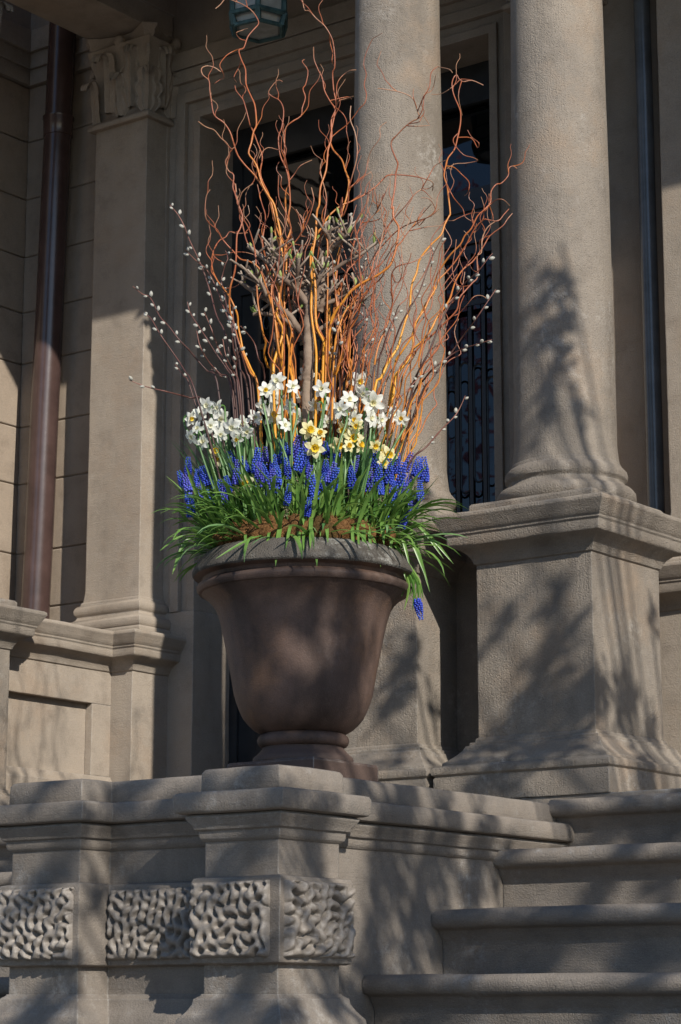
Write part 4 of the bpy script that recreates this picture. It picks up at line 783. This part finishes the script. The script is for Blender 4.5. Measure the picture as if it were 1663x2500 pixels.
# finer twigs tangled through the bunch
for k in range(50):
    x0 = rnd.uniform(620, 900) if k % 4 == 0 else rnd.uniform(850, 1130); y0 = rnd.uniform(430, 760) if x0 < 1000 else rnd.uniform(520, 800); P = []; x, y = x0, y0; ph = rnd.uniform(0, 6.28); n_ = 19; xt = 742 + (x0 - 742) * .6
    for i in range(n_):
        u_ = i / (n_ - 1); P.append((x0 + (xt - x0) * u_ ** 1.1 + (15 * math.sin(ph + u_ * 17) + 7 * math.sin(ph * 3 + u_ * 37)) * (1 - u_ * .75), y0 + (1180 - y0) * u_ + 12 * math.cos(ph * 2 + u_ * 21) * (1 - u_)))
    d1 = rnd.uniform(-.18, .18); pts = [at(a, b, d1 * (1 - i / n_)) for i, (a, b) in enumerate(P)]; pts += [soilpoint(pts[-1], .8, .18)]; sp = smoothpts(pts, 3)[::-1]; n_ = len(sp)
    t = thing('willow_branch', sp[0].copy(), ('thin red willow twig left of the shrub trunk' if x0 < 742 else 'thin red willow twig between the trunk and the middle column' if x0 < 880 else 'thin red willow twig crossing the face of the middle column' if x0 < 1010 else 'thin red willow twig leaning out past the right edge of the middle column'), 'branch', 'thin willow twigs')
    MB().tube(sp, [(rnd.uniform(1.6, 1.7) * (1 - (i / (n_ - 1)) ** .8) + 1.3) * .0009 for i in range(n_)], 6, .15, .85).obj('main_stem', 'willow', t, smooth=70)

# ------------------------------------------------------------------ pussy willow with catkins
def catkin():
    m_ = MB(); V = []; F = []; nu, nv = 10, 8
    for j in range(nv + 1):
        t_ = j / nv; q = .0052 * math.sin(math.pi * min(.97, .04 + t_ * .93)) ** .6 * (1.08 - .25 * t_)
        for i in range(nu): a = 2 * math.pi * i / nu; V.append((q * math.cos(a), q * math.sin(a), .001 + .0155 * t_))
    for j in range(nv):
        for i in range(nu): F.append((j * nu + i, j * nu + (i + 1) % nu, (j + 1) * nu + (i + 1) % nu, (j + 1) * nu + i))
    F.append(tuple(range(nv * nu, nv * nu + nu))); m_.add(V, F); return m_.mesh('catkin', 'catkin', smooth=80)
CATK = catkin()
PW = [('c70 790 145 830 215 880 280 1000 350 1090 420 1180 500 1260 560 1330 640 1430 720 1520', 'pussy willow stem reaching furthest left with spaced grey catkins', .62), ('c155 995 215 1020 290 1150 400 1310 480 1430 540 1568', 'lower pussy willow stem crossing the sunlit pilaster edge', .5), ('c360 150 420 240 470 330 520 430 570 560 620 690 680 850 720 1000 770 1130 820 1300 870 1450', 'tallest pussy willow stem on the left, bare at its tip', .62), ('c480 505 560 570 640 650 700 760 740 880 790 980 830 1100 850 1250 900 1400 950 1568', 'pussy willow stem thick with catkins at left of the bunch', .8), ('c500 895 520 990 580 1080 640 1180 720 1300 800 1420 870 1568', None, .7), ('c565 1120 600 1250 680 1370 750 1450 830 1550', None, .5), ('c785 505 800 560 790 620 770 680 760 740 775 830 800 950 840 1060 870 1250 900 1450', 'curved pussy willow stem with catkins clustered at the tip', .75), ('c400 1380 470 1470 520 1568', None, .7), ('c50 1495 180 1545 320 1590 430 1610 520 1640 620 1690', 'reddish pussy willow stem lying almost flat to the left', .4),
      ('d1290 810 1220 920 1130 1040 1050 1150 960 1290 880 1390 800 1500 700 1640', 'long pussy willow stem crossing the door grille', .45), ('d1255 1190 1140 1220 1050 1250 950 1310 870 1360 800 1420 740 1490 640 1640', 'pussy willow stem bending right low across the grille', .7), ('d870 395 800 570 740 720 690 840 620 950 560 1080 500 1230 450 1380 410 1500', 'dark pussy willow stem rising up the face of the middle column', .5), ('d545 965 500 1040 450 1180 400 1320 360 1440', None, .5), ('d1260 525 1220 570 1160 650 1100 710 1040 780 960 880 900 1000 830 1130 770 1310 710 1420 660 1568', 'pussy willow stem ending highest in front of the grille', .5), ('d1055 1620 980 1750 870 1880 760 2010 640 2120', 'low pussy willow stem stretching right above the grape hyacinths', .85), ('d400 905 375 965 250 1060 130 1160 60 1300', None, .2), ('d275 590 270 900 275 1100 240 1300 220 1500', 'straight upright pussy willow stem before the middle column', .55), ('d160 215 155 340 110 450 60 620 20 820 0 1050', None, .6), ('c905 1090 990 1200 1040 1330 1090 1480', None, .35), ('d60 1050 80 1220 70 1400 90 1568', None, .7), ('c1000 540 1050 620 1080 720 1150 900', None, .6), ('c900 1250 870 1380 880 1520', None, .9), ('c930 1300 960 1400 1000 1560', None, .5), ('d700 1480 600 1600 500 1720', None, .5), ('c620 980 680 1120 740 1260 800 1400 860 1540', None, .7), ('c680 1420 760 1480 840 1560', None, .8), ('c840 940 860 1080 890 1240 940 1420 980 1560', None, .5), ('c760 1180 800 1320 850 1450 900 1568', None, .8), ('d20 1240 40 1380 30 1500', None, .9), ('d330 1180 300 1330 280 1500', None, .7), ('d480 1090 430 1250 380 1400', None, .4)]
for k, (path, lb, cover) in enumerate(PW):
    d0 = rnd.uniform(-.1, .06); d1 = rnd.uniform(-.18, .1); pts = branch_pts(path, d0, d1, k, footer); sp = smoothpts(pts, 4)[::-1]; n_ = len(sp); base = sp[0].copy()
    t = thing('pussy_willow_stem', base, lb or ('pussy willow stem with grey catkins low in the left-hand sheaf' if path[0] == 'c' and float(path[1:].split()[0]) < 950 else 'pussy willow stem with grey catkins beside the shrub trunk' if path[0] == 'c' or float(path[1:].split()[0]) < 300 else 'dark pussy willow stem in the sheaf before the middle column'), 'branch', 'pussy willow stems')
    MB().tube(sp, [(2.4 * (1 - i / (n_ - 1)) + 1.0) * .001 * (1.25 if i % 5 == 0 else 1) for i in range(n_)], 6).obj('main_stem', 'pussy', t, smooth=70)
    L_ = 0; nxt = rnd.uniform(.01, .03); tot = sum((sp[i + 1] - sp[i]).length for i in range(n_ - 1)); side = 1
    vis = sum((a - b).length for a, b in zip(sp[-(n_ - 8):], sp[-(n_ - 8) + 1:])) if n_ > 10 else tot
    for i in range(n_ - 1, 0, -1):
        L_ += (sp[i] - sp[i - 1]).length
        if L_ > nxt and L_ < vis * cover:
            dr = (sp[i] - sp[i - 1]).normalized(); sd_ = (EX * side + EF * rnd.uniform(-.9, .4)); sd_ = (sd_ - dr * sd_.dot(dr)).normalized(); side = -side
            v = (dr * .85 + sd_ * .6).normalized(); o = link('catkin', CATK, t); o.location = sp[i] + sd_ * .003 - base; o.rotation_euler = orient(v, 0); o.scale = [rnd.uniform(.7, 1.08)] * 3
            nxt = L_ + rnd.choice((.010, .018, .024, .030, .040))

# ------------------------------------------------------------------ pruned shrub in the middle
foot = at(752, 1320, -.06); foot.z = 2.79
t = thing('bare_shrub', foot, 'knobbly pruned shrub with pale trunk and opening green buds', 'shrub')
trunk = smoothpts([foot, at(749, 1000, -.06), at(753, 900, -.06), at(754, 800, -.045), at(757, 750, -.025)], 14)
MB().tube(trunk, [.0140 * (1 + .2 * noise.noise(Vector((i * .8, 0, 3)))) for i in range(len(trunk))], 14, .0, .1, rough=.0035).obj('trunk', 'shrubbark', t, smooth=70)
BR = [('c1420 920 1330 800 1200 660 1120 600 960 470', .0120), ('c1400 1180 1330 1080 1260 990 1130 900 1010 830 900 750', .0125), ('c1330 800 1250 740 1170 690', .009), ('c1420 900 1480 760 1560 640', .010), ('c1400 1150 1290 1070 1180 1010 1060 990 1000 1000', .009), ('c1330 790 1340 680 1350 560', .0095), ('c1130 900 1050 760 940 660', .0085), ('c1250 720 1200 560 1130 490', .009), ('c1340 780 1420 730 1480 650', .009), ('d-110 960 -40 780 -20 620 30 480 60 400', .0125), ('d30 500 100 430 160 380', .009), ('d-20 640 -60 480 -90 420', .010), ('d-100 950 30 900 150 830 260 760', .009), ('d-80 1120 60 1040 180 950 265 920', .0085), ('d0 700 120 600 250 540 380 430', .0075), ('c1210 760 1170 660 1150 560', .007), ('d20 480 10 400 -30 350', .008), ('d60 430 110 380 100 340', .007), ('d-60 980 -30 880 20 820 80 780', .009), ('c1140 880 1080 800 1040 700', .008), ('c1420 1170 1430 1050 1425 900 1380 760', .016), ('c1430 960 1480 860 1530 740 1560 680', .013)]
for k, (p, r_) in enumerate(BR):
    q = tr(p); n_ = len(q); d = rnd.uniform(-.07, .07); pts = smoothpts([at(x, y, -.025 + d * (i / (n_ - 1))) for i, (x, y) in enumerate(q)], 4); m_ = len(pts)
    pts = [v + noise.noise_vector(v * 40) * .0035 for v in pts]
    MB().tube(pts, [r_ * .85 * (1 - .42 * i / (m_ - 1)) * (1 + .22 * noise.noise(Vector((i * 1.3, k, 1)))) for i in range(m_)], 9, .2, .9, rough=.0025).obj('limb', 'shrubbark', t, smooth=70)
    for j in range(8):                                   # pruned stubs and buds
        i = rnd.randrange(m_ // 3, m_); v = (EX * rnd.uniform(-1, 1) + EF * rnd.uniform(-1, .5) + Vector((0, 0, rnd.uniform(.2, 1.2)))).normalized(); e = pts[i] + v * rnd.uniform(.018, .070)
        MB().tube([pts[i], pts[i].lerp(e, .6) + noise.noise_vector(e * 60) * .004, e], [.0036, .0030, .0025], 6, .6, 1.05, rough=.001).obj('stub', 'shrubbark', t, smooth=60)
        if rnd.random() < .16:
            l_ = rnd.uniform(.012, .024); v2 = (v + Vector((0, 0, .5))).normalized(); MB().tube([e - v * .003, e + v2 * l_ * .4, e + v2 * l_ * .75, e + v2 * l_], [.0020, .0040, .0032, .0005], 6).obj('bud', 'bud', t, smooth=70)
    tip = pts[-1]; dr = (pts[-1] - pts[-4]).normalized()
    for j in range(rnd.choice((1, 1, 2, 3))):
        v = (dr * .6 + Vector((0, 0, .9)) + EX * rnd.uniform(-.5, .5)).normalized(); b0 = tip - dr * rnd.uniform(0, .025); l_ = rnd.uniform(.018, .034)
        MB().tube([b0, b0 + v * l_ * .35, b0 + v * l_ * .7, b0 + v * l_], [.0022, .0052, .0042, .0006], 6).obj('bud', 'bud', t, smooth=70)

# ------------------------------------------------------------------ street trees (out of the picture; one shades the stoop, one shows in the door glass)
SH = Vector((SUN.x, SUN.y, 0)).normalized(); UU = Vector((-SH.y, SH.x, 0)); VV = SUN.cross(UU) * 1.0
if VV.z < 0: VV = -VV
def uv(P): P = Vector(P); return P.dot(UU), P.dot(VV)
def tree(name, base, limbs, clumps, leafm, label, seed, lsz=(.03, .06)):
    r = random.Random(seed); t = thing(name, base, label, 'tree'); m_ = MB()
    for pts, r0, r1 in limbs:
        sp = smoothpts(pts, 4); k = len(sp); m_.tube(sp, [r0 + (r1 - r0) * i / (k - 1) for i in range(k)], 9, 0, 1)
    m_.obj('trunk', 'treebark', t, smooth=60); c_ = MB()
    for C, rad, ax, el, n_ in clumps:
        C = Vector(C)
        for i in range(n_):
            p = C + Vector((r.gauss(0, 1), r.gauss(0, 1), r.gauss(0, 1))) * rad * .5 + Vector(ax) * r.uniform(-1, 1) * el * rad
            a = Vector((r.uniform(-1, 1), r.uniform(-1, 1), r.uniform(-1, 1))).normalized(); b = a.orthogonal().normalized(); s_ = r.uniform(*lsz)
            c_.add([p, p + a * s_ * .5 + b * s_ * .28, p + a * s_, p + a * s_ * .5 - b * s_ * .28], [(0, 1, 2, 3)])
    c_.obj('crown', leafm, t, smooth=0); return t
def lift(T, dist): return Vector(T) + SUN * dist
rt = random.Random(21); cl = []; tb = Vector((3.2, 3.4, 0)); fork = Vector((3.0, 3.2, 3.4)); limbs = [([tb, (3.22, 3.4, 1.6), fork], .15, .10)]
def on(x, y, ax, v):
    x, y = x * 1.06059, y * 1.06067
    r = _f + EX * ((x - 831.5) / FPX) - _u * ((y - 1250) / FPX); i = 'XYZ'.index(ax); return EYE + r * ((v - EYE[i]) / r[i])
def spray(T, rad, ln, ang, od=2.5):
    """a leafy spray of the tree that shades the place T"""
    rad *= .72; C = lift(T, rt.uniform(3.1, 3.9) if T.y > 5.6 else rt.uniform(4.0, 4.8)); ax = (UU * math.cos(R(ang)) + VV * math.sin(R(ang))).normalized(); cl.append((C, rad, ax, ln, int(4 * rad * rad * (ln + .6) * od / .00036) + 4))
    limbs.append(([fork, fork.lerp(C, .55) + Vector((0, 0, -.15)), C - ax * rad * ln * .8, C + ax * rad * ln * .8], .011, .003))
RISE = [5.736, 5.444, 5.147, 4.837]
for a in ((1510, 2180, 'Y', RISE[2], .06, 1.6, 50), (1290, 2160, 'Y', RISE[2], .035, 2.6, 55), (1030, 2180, 'Y', RISE[2], .03, 1.6, 60), (1390, 2030, 'Y', RISE[1], .035, 2.8, 52), (1550, 2020, 'Y', RISE[1], .035, 1.5, 60), (1530, 1910, 'Y', RISE[0], .05, 1.6, 55), (1400, 1915, 'Y', RISE[0], .02, 2, 55), (1170, 1975, 'Y', 5.40, .035, 1.6, 30), (1050, 2110, 'Y', 5.10, .045, 1.8, 25), (1250, 2105, 'Y', 5.10, .035, 2.0, 20), (900, 2260, 'Y', 4.80, .07, 1.6, 25), (1000, 2320, 'Y', RISE[3], .06, 1.8, 40), (1480, 2255, 'Y', 4.80, .03, 2, 20),
          (900, 1990, 'X', -3.5, .055, 2.0, 80), (860, 2090, 'X', -3.5, .065, 2.0, 82), (1000, 1985, 'X', -3.5, .06, 1.8, 78), (1090, 2010, 'X', -3.5, .05, 2.0, 76), (930, 2170, 'X', -3.5, .05, 2.0, 80), (850, 2240, 'X', -3.5, .06, 1.6, 80), (960, 2080, 'X', -3.5, .045, 1.8, 84),
          (560, 2270, 'Y', 4.35, .05, 1.8, 50), (760, 2285, 'X', -3.40, .04, 2, 80), (590, 1930, 'Y', 4.35, .05, 2.2, 40), (730, 1950, 'X', -3.40, .05, 1.6, 80), (70, 2075, 'Y', 4.35, .035, 2.0, 40), (215, 2080, 'X', -4.05, .03, 1.5, 85), (130, 1980, 'Y', 4.35, .04, 1.6, 50), (90, 2330, 'Y', 4.33, .06, 1.6, 30), (660, 2330, 'Y', 4.32, .05, 1.8, 30),
          (290, 1835, 'Y', 4.44, .05, 2.0, 40), (370, 1870, 'Y', 4.40, .05, 1.8, 35), (580, 1795, 'Y', 4.34, .028, 2.0, 60), (440, 1850, 'Y', 4.30, .035, 2.0, 30), (830, 1815, 'X', -3.49, .045, 1.8, 70), (930, 1835, 'X', -3.49, .05, 1.6, 70), (1020, 1835, 'X', -3.49, .03, 1.8, 75), (1120, 1870, 'X', -3.45, .028, 1.8, 75), (900, 1880, 'X', -3.45, .05, 1.6, 70), (80, 1830, 'Y', 4.32, .035, 2.2, 40), (730, 1850, 'X', -3.36, .035, 1.8, 75),
          (1250, 1560, 'Y', 5.685 * KC, .045, 3.2, 58), (1330, 1650, 'Y', 5.685 * KC, .085, 1.6, 60), (1200, 1680, 'Y', 5.685 * KC, .06, 1.6, 40), (1270, 1375, 'Y', 5.685 * KC, .026, 2.4, 55), (1160, 1430, 'Y', 5.685 * KC, .018, 2.0, 55), (1440, 1620, 'X', -3.323 * KC, .06, 2.0, 78), (1505, 1440, 'X', -3.323 * KC, .022, 2.4, 82), (1500, 1680, 'X', -3.323 * KC, .035, 2.0, 78), (1230, 1735, 'Y', 5.62 * KC, .05, 2.8, 15), (1080, 1730, 'Y', 5.62 * KC, .04, 1.6, 20), (1490, 1790, 'X', -3.23 * KC, .06, 1.6, 70), (1130, 1790, 'Y', 5.59 * KC, .04, 1.6, 25),
          (1255, 670, 'Y', 5.74 * KC, .026, 2.2, 60), (1325, 625, 'Y', 5.75 * KC, .018, 2.4, 95), (1295, 735, 'Y', 5.74 * KC, .030, 2.2, 52), (1270, 870, 'Y', 5.74 * KC, .045, 1.6, 55), (1360, 930, 'Y', 5.76 * KC, .022, 2.0, 80), (1235, 780, 'Y', 5.74 * KC, .02, 2.2, 60), (1230, 1010, 'Y', 5.75 * KC, .030, 1.8, 50), (1000, 1080, 'Y', 5.76 * KC, .02, 1.6, 60), (945, 1500, 'Y', 5.685 * KC, .028, 2.0, 60), (900, 1600, 'Y', 5.685 * KC, .035, 2.2, 60), (1000, 1640, 'X', -3.936 * KC, .02, 2, 75), (920, 1730, 'Y', 5.62 * KC, .03, 2.0, 20)): spray(on(*a[:4]), *a[4:])
for x, y, rad, ln in ((575, 1460, .055, 1.6), (560, 1560, .06, 1.6), (640, 1640, .085, 1.3), (750, 1640, .09, 1.4), (800, 1560, .055, 1.6), (840, 1470, .05, 1.6), (705, 1425, .05, 1.2), (620, 1420, .05, 1.4), (810, 1400, .05, 1.4), (700, 1720, .08, 1.4), (520, 1430, .05, 1.4)):
    spray(at(x * 1.0606, y * 1.0607, -.2), rad * 1.0, ln, 78, 2.5)
tree('street_tree', tb, limbs, cl, 'treeleaf', 'leafy street tree standing on the sidewalk to the right', 5, (.03, .06))
rt = random.Random(4); cl = []; b2 = Vector((-13.0, -4.0, 0)); f2 = Vector((-13, -4, 2.6)); limbs = [([b2, (-13.05, -4, 1.3), f2], .2, .15)]
for i in range(80):
    a, q, z = rt.uniform(0, 6.28), rt.uniform(.3, 3.4), rt.uniform(3.2, 9.5); C = Vector((-13 + q * math.cos(a), -4 + q * math.sin(a), z)); cl.append((C, .45, (0, 0, 1), 1.0, 60))
    if i % 3 == 0: limbs.append(([f2, f2.lerp(C, .5), C], .06, .01))
tree('magnolia_tree', b2, limbs, cl, 'blossom', 'pink blossoming tree across the sidewalk to the left', 6, (.08, .16))
rt = random.Random(9); cl = []; b3 = Vector((-9.5, -7.5, 0)); f3 = Vector((-9.5, -7.5, 2.8)); limbs = [([b3, (-9.45, -7.5, 1.4), f3], .22, .16)]
for i in range(190):
    a, q, z = rt.uniform(0, 6.28), rt.uniform(.3, 3.6), rt.uniform(3.4, 14); C = Vector((-9.5 + q * math.cos(a), -7.5 + q * math.sin(a), z)); cl.append((C, .45, (0, 0, 1), 1.0, 60))
    if i % 3 == 0: limbs.append(([f3, f3.lerp(C, .5), C], .06, .01))
tree('green_street_tree', b3, limbs, cl, 'treeleaf', 'green leafed tree across the road to the left', 7, (.08, .16))
for o in THINGS:
    if '_o' in o: del o['_o']
